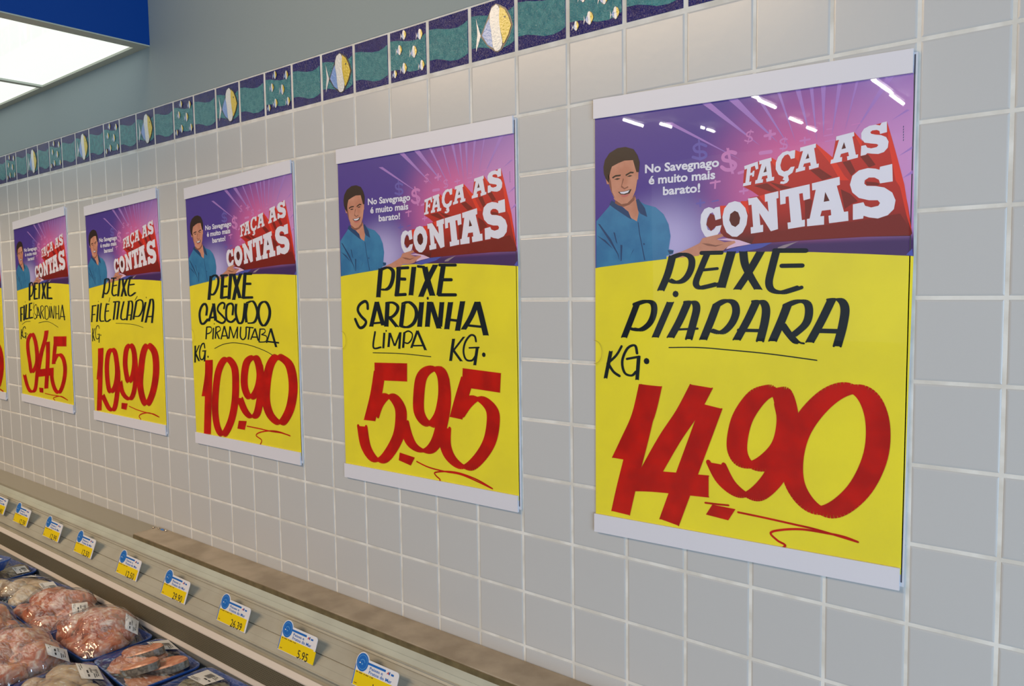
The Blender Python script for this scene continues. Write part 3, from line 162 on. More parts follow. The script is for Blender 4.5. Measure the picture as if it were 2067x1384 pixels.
# text: outline of the built-in font, baseline at 0, width 0..1, cap height 1
TXT = {}
def text(s, bold=.0):
    if (s, bold) in TXT: return TXT[(s, bold)]
    def mesh(st):
        c = bpy.data.curves.new('t', 'FONT'); c.body = st; c.resolution_u = 3; c.offset = bold
        o = bpy.data.objects.new('t', c); COL.objects.link(o)
        dg = bpy.context.evaluated_depsgraph_get(); e = o.evaluated_get(dg); me = e.to_mesh()
        v = [(p.co.x, p.co.y) for p in me.vertices]; f = [tuple(p.vertices) for p in me.polygons]
        e.to_mesh_clear(); bpy.data.objects.remove(o); bpy.data.curves.remove(c); return v, f
    v, f = mesh(s); hv, _ = mesh('H')
    h = max(y for x, y in hv)-min(y for x, y in hv); y0 = min(y for x, y in hv); xa = min(x for x, y in v); xb = max(x for x, y in v)
    TXT[(s, bold)] = ([((x-xa)/(xb-xa), (y-y0)/h) for x, y in v], f); return TXT[(s, bold)]
def spline(pts, n=6):
    if len(pts) < 3: return [Vector(p) for p in pts]
    P = [Vector(p) for p in pts]; closed = (P[0]-P[-1]).length < 1e-6; out = []
    for i in range(len(P)-1):
        a = P[i-1] if i else (P[-2] if closed else P[0]); d = P[i+2] if i+2 < len(P) else (P[1] if closed else P[-1])
        b, c = P[i], P[i+1]
        for k in range(n):
            t = k/n; out.append(.5*((2*b)+(c-a)*t+(2*a-5*b+4*c-d)*t*t+(3*b-a-3*c+d)*t**3))
    out.append(P[-1]); return out
def stroke(mb, st, fn, to_xy, mi=0, dy=0):
    """one pen stroke: a flat nib swept along the path, with a little round thickness"""
    nib, t, pts = st
    pp = spline([to_xy(p) for p in pts]); a = to_xy((0, 0)); h = (to_xy(nib)-a)/2; r = t/2
    for i in range(len(pp)-1):
        p, q = pp[i], pp[i+1]
        if h.length > 1e-5: mb.add([fn(x) for x in (p-h, p+h, q+h, q-h)], [(0, 1, 2, 3)], mi)
        d = q-p
        if d.length < 1e-7: continue
        if r > 2e-4:
            nn = Vector((-d.y, d.x)).normalized()*r
            for o in ((0,) if h.length < r else (-1, 1)):
                c = h*o*max(0, 1-r/max(h.length, 1e-6))
                mb.add([fn(x) for x in (p-nn+c, p+nn+c, q+nn+c, q-nn+c)], [(0, 1, 2, 3)], mi)
    if r > 2e-4:
        for p in (pp if h.length < r and len(pp) > 3 else (pp[0], pp[-1])):
            for o in ((0,) if h.length < r else (-1, 1)):
                c = p+h*o*max(0, 1-r/max(h.length, 1e-6))
                mb.add([fn(c+Vector((r*math.cos(k*math.pi/4), r*math.sin(k*math.pi/4)))) for k in range(8)], [tuple(range(8))], mi)
def union(polys, fn, mb, mi=0, uvs=None):
    """many overlapping 2-D polygons become one flat non-overlapping sheet of ink"""
    V, F = [], []
    def hull(P):
        P = sorted({(round(q[0], 7), round(q[1], 7)) for q in P})
        if len(P) < 3: return P
        def half(R):
            h = []
            for q in R:
                while len(h) > 1 and (h[-1][0]-h[-2][0])*(q[1]-h[-2][1])-(h[-1][1]-h[-2][1])*(q[0]-h[-2][0]) <= 1e-12: h.pop()
                h.append(q)
            return h[:-1]
        return half(P)+half(P[::-1])
    for p in polys:
        if len(p) == 4: p = hull(p)
        if len(p) < 3: continue
        a = sum(p[i][0]*p[(i+1) % len(p)][1]-p[(i+1) % len(p)][0]*p[i][1] for i in range(len(p)))/2
        if abs(a) < 1e-10: continue
        o = len(V); V += [Vector((q[0], q[1])) for q in p]; idx = list(range(o, o+len(p)))
        F.append(idx if a > 0 else idx[::-1])
    v, e, f, ov, oe, of = delaunay_2d_cdt(V, [], F, 0, 1e-6)
    vv = np.array([(q[0], q[1]) for q in v]); ff = [t for t in f if len(t) == 3]; cen = vv[np.array(ff)].mean(1); ok = np.zeros(len(ff), bool)
    for idx in F:      # every pen polygon is convex: keep the triangles whose middle lies in one
        P = np.array([(V[k][0], V[k][1]) for k in idx]); lo, hi = P.min(0), P.max(0)
        c = np.where(~ok & (cen >= lo).all(1) & (cen <= hi).all(1))[0]
        if not len(c): continue
        E = np.roll(P, -1, 0)-P; d = cen[c][:, None, :]-P[None]
        ok[c[(E[None, :, 0]*d[:, :, 1]-E[None, :, 1]*d[:, :, 0] >= -1e-12).all(1)]] = True
    mb.add([fn(q) for q in v], [tuple(t) for t, k in zip(ff, ok) if k], mi, [uvs(q) for q in v] if uvs else None)
class Ink:
    """collects 2-D polygons, same interface as MB.add"""
    def __init__(s): s.p = []
    def add(s, vs, fs, mi=0, uvs=None):
        for f in fs: s.p.append([vs[i] for i in f])
# ------------------------------------------------------------------ setting: wall, floor, ceiling
Z0 = 2.03
DU = {-23: .048, -21: .0327, -20: .0255, -19: .0172, -18: .012, -17: .0103, -16: .0044, -15: -.0002, -14: -.003, -13: -.0053, -12: -.007, -11: -.0073, -10: -.009, -6: -.0085, -5: -.0085, -4: -.006, 0: .0021, 1: .0047, 2: .0063, 6: .0026, 7: -.0026}
_k = sorted(DU)
def colx(c):
    if c <= _k[0]: return -2.252+(c+23)*.092
    if c >= _k[-1]: return .6974+(c-7)*.098
    for a, b in zip(_k, _k[1:]):
        if a <= c <= b: return c*.1+DU[a]+(DU[b]-DU[a])*(c-a)/(b-a)
ROW = [0, -.001, .004, .0015, -.001, -.001, -.002, .0005, 0, -.002, .002]
def rowz(r): return Z0-.1*r+(ROW[r] if 0 <= r < len(ROW) else 0)
M_TILE = mat('glazed_wall_tile', (188, 186, 184), rough=.24, spec=.45, bump=.05, bscale=90)
M_GROUT = mat('tile_grout', (222, 218, 211), rough=.8, spec=.2, rgb2=(204, 198, 188), noise_scale=25)
M_PAINT = mat('painted_plaster', (140, 151, 152), rough=.6, spec=.25, bump=.12, bscale=160)
C0, C1, RB = -42, 16, 21
mb = MB(); mb.box((colx(C0), .0006, 0), (colx(C1), .06, Z0+.1)); wall = structure(mb.build('wall_back', M_GROUT))
rnd = random.Random(3)
mb = MB()
g = .0021
for c in range(C0, C1):
    for r in range(0, RB-1):
        if r > 12 and c < 5: continue
        xa, xb, za, zb = colx(c)+g, colx(c+1)-g, rowz(r+1)+g, rowz(r)-(g if r else .0035)
        if r == RB-2: za = .002
        o = [rnd.gauss(0, .00010) for _ in range(4)]; vs = []
        for ins, y in ((0, .0010), (.0004, .0003), (.0012, .0000), (.0026, -.0003)):
            vs += [(xa+ins, y+o[0], za+ins), (xb-ins, y+o[1], za+ins), (xb-ins, y+o[2], zb-ins), (xa+ins, y+o[3], zb-ins)]
        fs = [(12, 13, 14, 15)]
        for k in range(3):
            for i in range(4): fs.append((4*k+i, 4*k+(i+1) % 4, 4*k+4+(i+1) % 4, 4*k+4+i))
        mb.add(vs, fs)
o = mb.build('wall_tiles', M_TILE, wall, smooth=False)
mb = MB(); mb.box((colx(C0), -.0006, Z0+.0985), (colx(C1), .06, 5.6)); o = mb.build('painted_wall', M_PAINT, wall); o['label'] = 'grey painted plaster above the tiles'
# decorated border row
M_NAVY = mat('navy_tile_glaze', (8, 12, 90), rough=.14, spec=.5, bump=1.0, bscale=420, rgb2=(14, 20, 100), noise_scale=60)
M_TEAL = mat('teal_tile_glaze', (44, 114, 124), rough=.14, spec=.5, bump=1.0, bscale=420, rgb2=(64, 134, 138), noise_scale=90)
M_FW = mat('white_fish_glaze', (214, 212, 208), rough=.2, bump=.3, bscale=260)
M_FY = mat('yellow_fish_glaze', (206, 178, 52), rough=.2, bump=.3, bscale=260)
M_FB = mat('blue_fish_glaze', (118, 150, 205), rough=.2, bump=.3, bscale=260)
M_FK = mat('black_outline_glaze', (28, 26, 38), rough=.3)
mb = MB(); mb.box((colx(C0), .0005, Z0+.0005), (colx(C1), .02, Z0+.0985)); trim = structure(mb.build('trim_1', M_GROUT))
WT = [(0, .17), (.2, .19), (.38, .235), (.55, .27), (.75, .285), (.9, .25), (1, .21)]; WB = [(1, .81), (.9, .85), (.75, .88), (.55, .865), (.38, .81), (.2, .765), (0, .755)]
FW = [(.6,.09),(.65,.12),(.68,.18),(.67,.3),(.675,.45),(.70,.6),(.735,.74),(.73,.83),(.69,.895),(.63,.915),(.57,.9),(.52,.83),(.5,.7),(.48,.5),(.445,.36),(.455,.22),(.5,.13)]
FY = [(.685,.14),(.80,.22),(.88,.36),(.94,.52),(.87,.68),(.78,.8),(.745,.8),(.735,.7),(.70,.57),(.675,.45),(.67,.3)]
FB = [(.27,.57),(.37,.39),(.44,.3),(.445,.36),(.48,.5),(.5,.7),(.52,.84),(.4,.76)]
FT = [(.13,.22),(.15,.3),(.24,.57),(.12,.84),(.13,.7),(.16,.52)]
def border_tile(c):
    xa, xb, za, zb = colx(c)+.0035, colx(c+1)-.0035, Z0+.0035, Z0+.0955
    def P(y):
        return lambda p: (xa+(xb-xa)*p[0], y, zb-(zb-za)*p[1])
    b = MB(); e = .0006
    vs = [(xa,.002,za),(xb,.002,za),(xb,.002,zb),(xa,.002,zb),(xa+e,-.0003,za+e),(xb-e,-.0003,za+e),(xb-e,-.0003,zb-e),(xa+e,-.0003,zb-e)]
    b.add(vs, [(4,5,6,7),(0,1,5,4),(1,2,6,5),(2,3,7,6),(3,0,4,7)], 0)
    b.poly([(min(max(u,.008),.992), v) for u, v in WT+WB], P(-.00055), 1)
    def fish(T, y):
        cen = (.56, .5)
        b.poly([T((.60+(u-.60)*1.07, .5+(v-.5)*1.035)) for u, v in [(.25,.57),(.37,.37),(.46,.2),(.5,.12),(.6,.085),(.69,.13),(.81,.21),(.9,.36),(.95,.52),(.88,.69),(.76,.84),(.70,.9),(.62,.92),(.55,.89),(.4,.77)]], P(y), 5)
        for pts, mi in ((FB, 4), (FW, 2), (FY, 3)): b.poly([T(p) for p in pts], P(y-.0004-.0001*mi), mi)
        b.poly([T(p) for p in FT], P(y-.0005), 2)
        b.poly([T((.80+.022*math.cos(k), .35+.018*math.sin(k))) for k in range(0, 6)], P(y-.0011), 5)
    k = (c+1) % 4
    if k == 0: fish(lambda p: p, -.0008)
    elif k == 2:
        for fx, fy, s in ((.4,.12,.2),(.84,.2,.22),(.27,.39,.21),(.67,.5,.25),(.39,.77,.23),(.88,.8,.21),(.13,.84,.17)):
            fish(lambda p, fx=fx, fy=fy, s=s: (fx+(p[0]-.58)*s*1.0, fy+(p[1]-.5)*s*1.15), -.0008)
    kind = {0: 'border tile with one big striped fish', 2: 'border tile with seven small striped fish'}.get(k, 'border tile with a plain teal wave on navy')
    o = b.build('border_tile', [M_NAVY, M_TEAL, M_FW, M_FY, M_FB, M_FK], trim); o['label'] = kind
for c in range(-34, 5): border_tile(c)
M_FLOOR = mat('store_floor', (150, 146, 138), rough=.35, rgb2=(160, 156, 150), noise_scale=3)
M_FAR = mat('unseen_store_wall', (84, 66, 50), rough=.8, rgb2=(140, 116, 92), noise_scale=.9)
mb = MB(); mb.box((-12.1, -22, 0), (-12, .06, 5.6)); structure(mb.build('unseen_wall_left', M_FAR))  # unseen end wall, added to give the sleeves darker, brownish reflections
mb = MB(); mb.box((-12, -22, -.1), (5, .06, 0)); structure(mb.build('floor', M_FLOOR))
mb = MB(); mb.box((-12.1, -22, 5.6), (5, .06, 5.7)); structure(mb.build('ceiling', mat('store_ceiling', (150, 152, 156), rough=.9)))
# ------------------------------------------------------------------ canopy light over the case
M_BLUE = mat('blue_canopy_panel', (2, 62, 140), rough=.4, spec=.25)
M_FRAME = mat('grey_canopy_frame', (182, 184, 168), rough=.5)
M, N, L = nodes('lit_diffuser'); b = N['Principled BSDF']; b.inputs['Base Color'].default_value = (.5, .5, .48, 1); b.inputs['Roughness'].default_value = .04
b.inputs['Emission Color'].default_value = (.94, 1.0, .92, 1); b.inputs['Emission Strength'].default_value = .85; b.inputs['Specular IOR Level'].default_value = .6; M_DIFF = M
cx1, cx0, cy, cz = -1.211, -3.9, -.72, 2.285
t = thing('canopy_light', 'blue canopy with lit white diffuser panels high on the wall over the case', 'light', (cx1, 0, cz))
def rel(mb, t): # into the thing's frame
    mb.v = [(x-t.location.x, y-t.location.y, z-t.location.z) for x, y, z in mb.v]; return mb
b = MB(); b.box((cx1-.004, cy, cz+.001), (cx1, -.0008, cz+.5)); b.box((cx0, cy-.004, cz+.001), (cx1, cy, cz+.5)); b.box((cx0, cy, cz+.495), (cx1-.004, -.0008, cz+.5))
rel(b, t).build('fascia', M_BLUE, t)
px0 = [-1.252-.614*k for k in range(5)]
b = MB()
b.box((cx0, -.024, cz-.002), (cx1-.0005, -.0008, cz+.012)); b.box((cx0, cy, cz-.002), (cx1-.0005, cy+.03, cz+.012)); b.box((-1.252, cy+.03, cz-.002), (cx1-.0005, -.024, cz+.012))
for k in range(1, 5): b.box((px0[k], cy+.03, cz-.002), (px0[k]+.022, -.024, cz+.012))
rel(b, t).build('frame', M_FRAME, t)
for k in range(4):
    b = MB(); b.box((px0[k+1]+.022, cy+.03, cz+.004), (px0[k], -.024, cz+.008)); rel(b, t).build('diffuser', M_DIFF, t)
# ------------------------------------------------------------------ ceiling tubes of the store
M_TUBE = mat('lit_tube', (255, 250, 240), emit=48); M_TROF = mat('tube_fixture_body', (220, 220, 220), rough=.5)
TUBES = [(-5.62,-14.16,-14.99),(-5.67,-15.12,-16.08),(-3.48,-15.09,-16.58),(-3.54,-16.75,-17.83),(-5.85,-17.48,-18.26),(-5.95,-18.94,-19.54),(-8.82,-15.0,-15.85),(-7.89,-16.97,-17.11),(-7.90,-17.34,-17.72),(-8.4,-15.9,-16.4)]
for i, (x, ya, yb) in enumerate(TUBES):
    t = thing('ceiling_tube_light', 'long fluorescent tube fitting on the far store ceiling, mirrored in the poster sleeves', 'light', (x, (ya+yb)/2, 5.6), group='fluorescent tubes on the store ceiling')
    b = MB(); h = (ya-yb)/2; b.box((-.05, -h, -.06), (.05, h, -.0005)); b.build('housing', M_TROF, t)
    b = MB(); n = 8
    b.add([((.034)*math.cos(2*math.pi*k/n), s*h*.98, -.115+(.034)*math.sin(2*math.pi*k/n)) for s in (-1, 1) for k in range(n)], [(k, (k+1) % n, n+(k+1) % n, n+k) for k in range(n)]+[tuple(range(n)), tuple(range(2*n-1, n-1, -1))])
    b.build('tube', M_TUBE, t)
# ------------------------------------------------------------------ posters
M_CARD = mat('white_holder_plastic', (214, 211, 218), rough=.4); M_BACK = mat('holder_backing', (205, 204, 210), rough=.5)
M_YEL = mat('yellow_print', (238, 222, 50), rough=.35, spec=.4, rgb2=(230, 214, 52), noise_scale=9)
M_INK = mat('black_marker_ink', (4, 22, 36), rough=.6, spec=.2, rgb2=(8, 26, 32), noise_scale=40)
M_RED = mat('red_marker_ink', (198, 18, 6), rough=.6, spec=.2, rgb2=(172, 12, 6), noise_scale=26)
M_PW = mat('white_print', (226, 224, 236), rough=.4); M_PDK = mat('dark_red_print', (88, 16, 14), rough=.4)
M_RL = mat('bright_red_print', (226, 52, 30), rough=.4); M_RD = mat('deep_red_print', (122, 22, 18), rough=.4)
M_SHIRT = mat('blue_shirt_print', (44, 112, 160), rough=.4, rgb2=(56, 128, 172), noise_scale=30); M_SHD = mat('shirt_fold_print', (28, 66, 110), rough=.4)
M_SKIN = mat('skin_print', (206, 146, 122), rough=.4, rgb2=(192, 128, 104), noise_scale=35); M_SKD = mat('dark_skin_print', (140, 88, 72), rough=.4)
M_HAIR = mat('dark_hair_print', (46, 30, 26), rough=.4); M_LIP = mat('lip_print', (196, 108, 104), rough=.4)
M_SYA = mat('pink_symbol_print', (204, 128, 190), rough=.4); M_SYB = mat('violet_symbol_print', (104, 92, 176), rough=.4)
M_RAY = mat('light_ray_print', (166, 124, 198), rough=.4); M_LIL = mat('lilac_card_print', (222, 186, 214), rough=.4); M_PBL = mat('blue_corner_print', (76, 84, 170), rough=.4)
M_BEAM = mat('grey_beam_print', (150, 132, 142), rough=.4)
M_SLEEVE = clear_mat('clear_poster_sleeve', .012, .045, .9, .022, 6)
M_GAPSHADE = mat('dark_gap_shade', (60, 56, 70), rough=.5)  # shade of the sleeve gap as a flat dark colour
def header_mat():
    M, N, L = nodes('purple_burst_print'); bs = N['Principled BSDF']; bs.inputs['Roughness'].default_value = .4
    uv = N.new('ShaderNodeUVMap')
    def grad(cx, cy, r0, r1, sx=1):
        mp = N.new('ShaderNodeMapping'); mp.inputs['Location'].default_value = (-cx*.444*sx, -cy*.656, 0); mp.inputs['Scale'].default_value = (.444*sx, .656, 1)
        L.new(uv.outputs[0], mp.inputs[0]); ln = N.new('ShaderNodeVectorMath'); ln.operation = 'LENGTH'; L.new(mp.outputs[0], ln.inputs[0])
        mr = N.new('ShaderNodeMapRange'); mr.interpolation_type = 'SMOOTHSTEP'; mr.inputs[1].default_value = r0; mr.inputs[2].default_value = r1; mr.inputs[3].default_value = 1; mr.inputs[4].default_value = 0
        L.new(ln.outputs['Value'], mr.inputs[0]); return mr.outputs[0]
    def axis(i, a, b):
        sp = N.new('ShaderNodeSeparateXYZ'); L.new(uv.outputs[0], sp.inputs[0])
        mr = N.new('ShaderNodeMapRange'); mr.interpolation_type = 'SMOOTHSTEP'; mr.inputs[1].default_value = a; mr.inputs[2].default_value = b
        L.new(sp.outputs[i], mr.inputs[0]); return mr.outputs[0]
    cur = [(*lin((78, 58, 146)), 1)]
    def mix(fac, rgb, k=1.0):
        mx = N.new('ShaderNodeMix'); mx.data_type = 'RGBA'
        if k != 1:
            mm = N.new('ShaderNodeMath'); mm.operation = 'MULTIPLY'; mm.inputs[1].default_value = k; L.new(fac, mm.inputs[0]); fac = mm.outputs[0]
        L.new(fac, mx.inputs['Factor'])
        if isinstance(cur[0], tuple): mx.inputs[6].default_value = cur[0]
        else: L.new(cur[0], mx.inputs[6])
        mx.inputs[7].default_value = (*lin(rgb), 1); cur[0] = mx.outputs[2]
    mix(axis(0, .35, 1.05), (128, 104, 186), .75)
    mix(grad(.70, .23, .02, .165), (222, 104, 160))
    mix(grad(1.02, .2, .02, .17), (214, 150, 206), .85)
    mix(grad(.27, .33, .01, .09, .8), (190, 180, 226), .9)
    mix(axis(1, .325, .345), (62, 36, 96), .0)
    mp = axis(1, .318, .345); ax = axis(0, .40, .50)
    mm = N.new('ShaderNodeMath'); mm.operation = 'MULTIPLY'; L.new(mp, mm.inputs[0]); L.new(ax, mm.inputs[1]); mix(mm.outputs[0], (66, 38, 96))
    L.new(cur[0], bs.inputs['Base Color']); return M
M_HEAD = header_mat()
def red_grad():
    M, N, L = nodes('red_block_print'); bs = N['Principled BSDF']; bs.inputs['Roughness'].default_value = .4
    uv = N.new('ShaderNodeUVMap'); sp = N.new('ShaderNodeSeparateXYZ'); L.new(uv.outputs[0], sp.inputs[0])
    r = N.new('ShaderNodeValToRGB'); L.new(sp.outputs[1], r.inputs[0]); e = r.color_ramp.elements
    e[0].position = .1; e[0].color = (*lin((206, 44, 36)), 1); e[1].position = .345; e[1].color = (*lin((40, 14, 22)), 1)
    for p, c in ((.27, (176, 34, 28)), (.315, (128, 26, 24))):
        q = e.new(p); q.color = (*lin(c), 1)
    L.new(r.outputs[0], bs.inputs['Base Color']); return M
M_REDG = red_grad()
def poster(TL, TR, BR, BL, letters, label, dz=0):
    TL, TR, BR, BL = [Vector(p) for p in (TL, TR, BR, BL)]
    base = (BL+BR)/2; base = Vector((base.x, min(BL.y, BR.y)))
    root = thing('price_poster', label, 'poster', (base.x, 0, base.y), group='price posters in clear sleeves along the tiled wall')
    def xy(p):  # poster u (left to right), v (top to bottom) -> metres on the wall
        u, v = p[0], p[1]
        return (TL*(1-u)+TR*u)*(1-v)+(BL*(1-u)+BR*u)*v-base
    def at(y): return lambda q: (q[0], y, q[1])
    def sheet(pts, y, nm, mt, parent, th=0):
        b = MB(); P = [xy(p) for p in pts]; n = len(P)
        b.poly([(p.x, p.y) for p in P], at(y), 0, [tuple(p) for p in pts])
        if th: b.add([(p.x, y, p.y) for p in P]+[(p.x, y+th, p.y) for p in P], [(i, (i+1) % n, n+(i+1) % n, n+i) for i in range(n)]+[tuple(range(2*n-1, n-1, -1))])
        return b.build(nm, mt, parent)
    sheet([(0.001, .006), (1.008, .006), (1.008, .993), (0.001, .993)], -.0030, 'backing', M_BACK, root, .0026)
    sheet([(1.0005, .01), (1.0035, .01), (1.0035, .985), (1.0005, .985)], -.0034, 'sleeve_gap_shade', M_GAPSHADE, root, .0003)  # dark strip paints the shade in the gap between backing and sleeve
    sheet(HEAD['yellow'], -.0034, 'yellow_panel', M_YEL, root)
    def art(b, items, y, mi=0):
        for k, pts in enumerate(items):
            b.poly([tuple(xy(p)) for p in pts], at(y-.000004*k), mi, [tuple(p) for p in pts])
    def pen(b, items, y, mi=0, polys=()):
        I = Ink()
        for st in items: stroke(I, st, lambda p: (p[0], p[1]), lambda p: Vector(xy(p)))
        I.p += [[tuple(xy(p)) for p in pts] for pts in polys]
        union(I.p, at(y), b, mi)
    b = MB(); art(b, [HEAD['sheet']], -.0033)
    art(b, HEAD['rays'], -.00336, 1); art(b, HEAD['blue'], -.00342, 4); art(b, HEAD['beam'], -.00344, 5)
    pen(b, HEAD['symB'], -.00340, 3); pen(b, HEAD['symA'], -.00342, 2); pen(b, HEAD['credit'], -.00342, 6)
    hp = b.build('header_print', [M_HEAD, M_RAY, M_SYA, M_SYB, M_PBL, M_BEAM, M_SHD], root)
    b = MB(); art(b, HEAD['red'], -.00345, 0); art(b, HEAD['reddark'], -.00348, 1); art(b, HEAD['redlight'], -.00353, 2)
    for pts in HEAD['white']: b.poly([tuple(xy(p)) for p in pts], at(-.00358), 3)
    for pts in HEAD['dark']: b.poly([tuple(xy(p)) for p in pts], at(-.00360), 4)
    b.build('slogan', [M_REDG, M_RD, M_RL, M_PW, M_PDK], hp)
    b = MB(); art(b, HEAD['card'], -.00361, 7)
    for key, mi, y in (('skin', 1, .00362), ('shirt', 0, .00363), ('skindark', 3, .00366), ('shirtdark', 4, .00366), ('hair', 2, .00366), ('brow', 2, .00368), ('teeth', 5, .00370), ('lip', 6, .00370)):
        for k, pts in enumerate(HEAD[key]):
            yy = y
            if key == 'skin': yy += (.00002, .00003, .000035, .000035, .000005)[k]
            b.poly([tuple(xy(p)) for p in pts], at(-yy-.000001*k), mi)
    b.build('printed_person', [M_SHIRT, M_SKIN, M_HAIR, M_SKD, M_SHD, M_PW, M_LIP, M_LIL], hp)
    b = MB()
    for s, (u0, v0, u1, v1, uu, uv_) in HEAD['tag']:
        V, F = text(s, .030); A = Vector(xy((u0, v0))); B = Vector(xy((u1, v1))); U = Vector(xy((u0+uu, v0+uv_)))-A
        b.add([((A+(B-A)*x+U*y)[0], -.0036, (A+(B-A)*x+U*y)[1]) for x, y in V], F)
    b.build('tagline', M_PW, hp)
    ink, red, redp = letters
    b = MB(); pen(b, ink, -.0038); b.build('handwritten_words', M_INK, root)
    b = MB(); pen(b, red, -.0040, 0, redp); b.build('handwritten_price', M_RED, root)
    # white strips and the clear front
    sheet([(-.001, 0), (.9985, 0), (.9985, .043), (-.001, .043)], -.0064, 'top_strip', M_CARD, root, .0036)
    sheet([(-.001, .957), (.9985, .957), (.9985, 1), (-.001, 1)], -.0064, 'bottom_strip', M_CARD, root, .0036)
    n = 16; b = MB(); hole = [(0, .03)]+[(0, .55-.0001)]
    pts = [(0, .04)]+[(0, .548)]+[(.032*math.sin(math.pi*k/10), .575-.027*math.cos(math.pi*k/10)) for k in range(1, 10)]+[(0, .602), (0, .962), (.9985, .962), (.9985, .04)]
    b.poly([tuple(xy(p)) for p in pts], at(-.0052)); b.build('clear_sleeve', M_SLEEVE, root)
    # thin rim of the thumb notch
    b = MB(); pen(b, [((0, 0), .0008, [(.032*math.sin(math.pi*k/10), .575-.027*math.cos(math.pi*k/10)) for k in range(0, 11)])], -.0053); b.build('thumb_notch', M_NOTCH, root)
    return root
M_NOTCH = mat('sleeve_cut_edge', (176, 160, 60), rough=.3)
PLAB = {5: 'poster reading PEIXE PIAPARA at 14.90, largest and nearest, at the right end', 4: 'poster reading PEIXE SARDINHA LIMPA at 5.95, beside the PIAPARA poster',
        3: 'poster reading PEIXE CASCUDO PIRAMUTABA at 10.90', 2: 'poster reading PEIXE FILÉ TILÁPIA at 19.90', 1: 'poster reading PEIXE FILÉ SARDINHA at 9.45, under the canopy light'}
for k in (5, 4, 3, 2, 1): poster(*POST[k], LETTER[k], PLAB[k])
P0 = ([((.0, 0), .014, [(.87, .60), (.875, .602)]), ((.05, 0), .01, [(.80, .47), (.79, .53), (.78, .58)])],
      [((.12, .01), .028, [(.86, .70), (.91, .74), (.915, .80), (.88, .86), (.80, .92), (.72, .90)]), ((.0, 0), .005, [(.7, .93), (.85, .945), (.93, .955)])], [])
poster((-2.775, 1.896), (-2.352, 1.91), (-2.363, 1.271), (-2.784, 1.277), P0, 'farthest price poster, only its right edge in view at the left border')
# ------------------------------------------------------------------ refrigerated case
X0, X1 = -4.0, .62
M_ALU = mat('aluminium_extrusion', (166, 162, 148), rough=.42, spec=.5, bump=.06, bscale=300, rgb2=(158, 153, 139), noise_scale=14)
M_PALE = mat('pale_aluminium_strip', (180, 182, 168), rough=.38, rgb2=(170, 171, 158), noise_scale=10)
M_STEEL = mat('stained_steel_ledge', (176, 160, 138), rough=.4, spec=.5, rgb2=(150, 134, 112), noise_scale=13, detail=7)
M_STEELD = mat('dark_steel_edge', (112, 98, 68), rough=.45, rgb2=(92, 80, 54), noise_scale=40)
M_LEDGE = mat('grey_steel_ledge', (150, 142, 124), rough=.3, spec=.5)
M_TRIM = mat('white_case_trim', (206, 196, 188), rough=.4)
M_WELL = mat('case_well_liner', (112, 116, 120), rough=.5); M_BODY = mat('case_body', (196, 196, 196), rough=.4)
def grille():
    M, N, L = nodes('honeycomb_air_grille'); bs = N['Principled BSDF']; bs.inputs['Roughness'].default_value = .6
    tc = N.new('ShaderNodeTexCoord'); mp = N.new('ShaderNodeMapping'); mp.inputs['Scale'].default_value = (1, 1, 1.0); L.new(tc.outputs['Object'], mp.inputs[0])
    sp = N.new('ShaderNodeSeparateXYZ'); L.new(mp.outputs[0], sp.inputs[0]); cb = N.new('ShaderNodeCombineXYZ'); L.new(sp.outputs[0], cb.inputs[0]); L.new(sp.outputs[2], cb.inputs[1])
    v = N.new('ShaderNodeTexBrick'); v.inputs['Scale'].default_value = 1; v.inputs['Brick Width'].default_value = .0052; v.inputs['Row Height'].default_value = .0038; v.inputs['Mortar Size'].default_value = .0007
    v.inputs['Color1'].default_value = (*lin((76, 70, 56)), 1); v.inputs['Color2'].default_value = (*lin((66, 61, 48)), 1); v.inputs['Mortar'].default_value = (*lin((104, 97, 78)), 1)
    L.new(cb.outputs[0], v.inputs['Vector']); L.new(v.outputs['Color'], bs.inputs['Base Color']); return M
case = thing('refrigerated_display_case', 'long refrigerated display case with grey price rail under the tiled wall', 'display case', (0, -.4, 0))
def cpart(b, nm, mt, label=None, bevel=0):
    o = rel(b, case).build(nm, mt, case, bevel=bevel)
    if label: o['label'] = label
    return o
XS = -1.276
b = MB(); b.recalc = True; b.extrude([(-.0016, 1.0057), (-.072, 1.0057), (-.0726, .9925), (-.0016, .9925)], XS, X1, 0, True)
cpart(b, 'ledge_plate', M_STEEL, 'stained brownish steel ledge plate', .0006)
b = MB(); b.recalc = True; b.extrude([(-.0732, 1.0035), (-.0745, 1.0035), (-.0745, .991), (-.0732, .991)], XS, X1, 0, True); cpart(b, 'ledge_edge', M_STEELD, 'dark brown front edge of the ledge')  # front face coloured darker than the plate
b = MB(); b.recalc = True; b.extrude([(-.0016, 1.003), (-.0735, 1.0005), (-.0745, .9995), (-.0745, .990), (-.0016, .990)], X0, XS-.0005, 0, True); cpart(b, 'ledge_plate', M_LEDGE, 'plain grey steel ledge plate')
cs, sn = math.cos(math.radians(40)), math.sin(math.radians(40))
def S(s, h=0): return (-.078-cs*s-sn*h*1.0, .985-sn*s+cs*h*1.0)   # s down the slope, h off the panel
prof1 = [S(-.0085, .003), S(-.008, .004), S(.004, .0038), S(.0045, .0043), S(.0052, .0038), S(.0160, .0034)]
b = MB(); b.extrude(prof1, X0, X1); cpart(b, 'upper_strip', M_PALE)
prof2 = [S(.0160, .0034), S(.0166, .0052), S(.0180, .0054), S(.0190, .0045), S(.0195, .0030), S(.0235, .0022), S(.0238, .0004), S(.0250, .0004), S(.0252, .0018), S(.034, .0018), S(.0342, .0012), S(.043, .0012), S(.0432, .0018), S(.0606, .0016), S(.0608, -.0012), S(.0622, -.0012), S(.0624, .0018), S(.079, .0016), S(.0792, .001), S(.0940, .0010), S(.0945, .0026), S(.0962, .0026), S(.0972, .0010), S(.0976, -.006)]
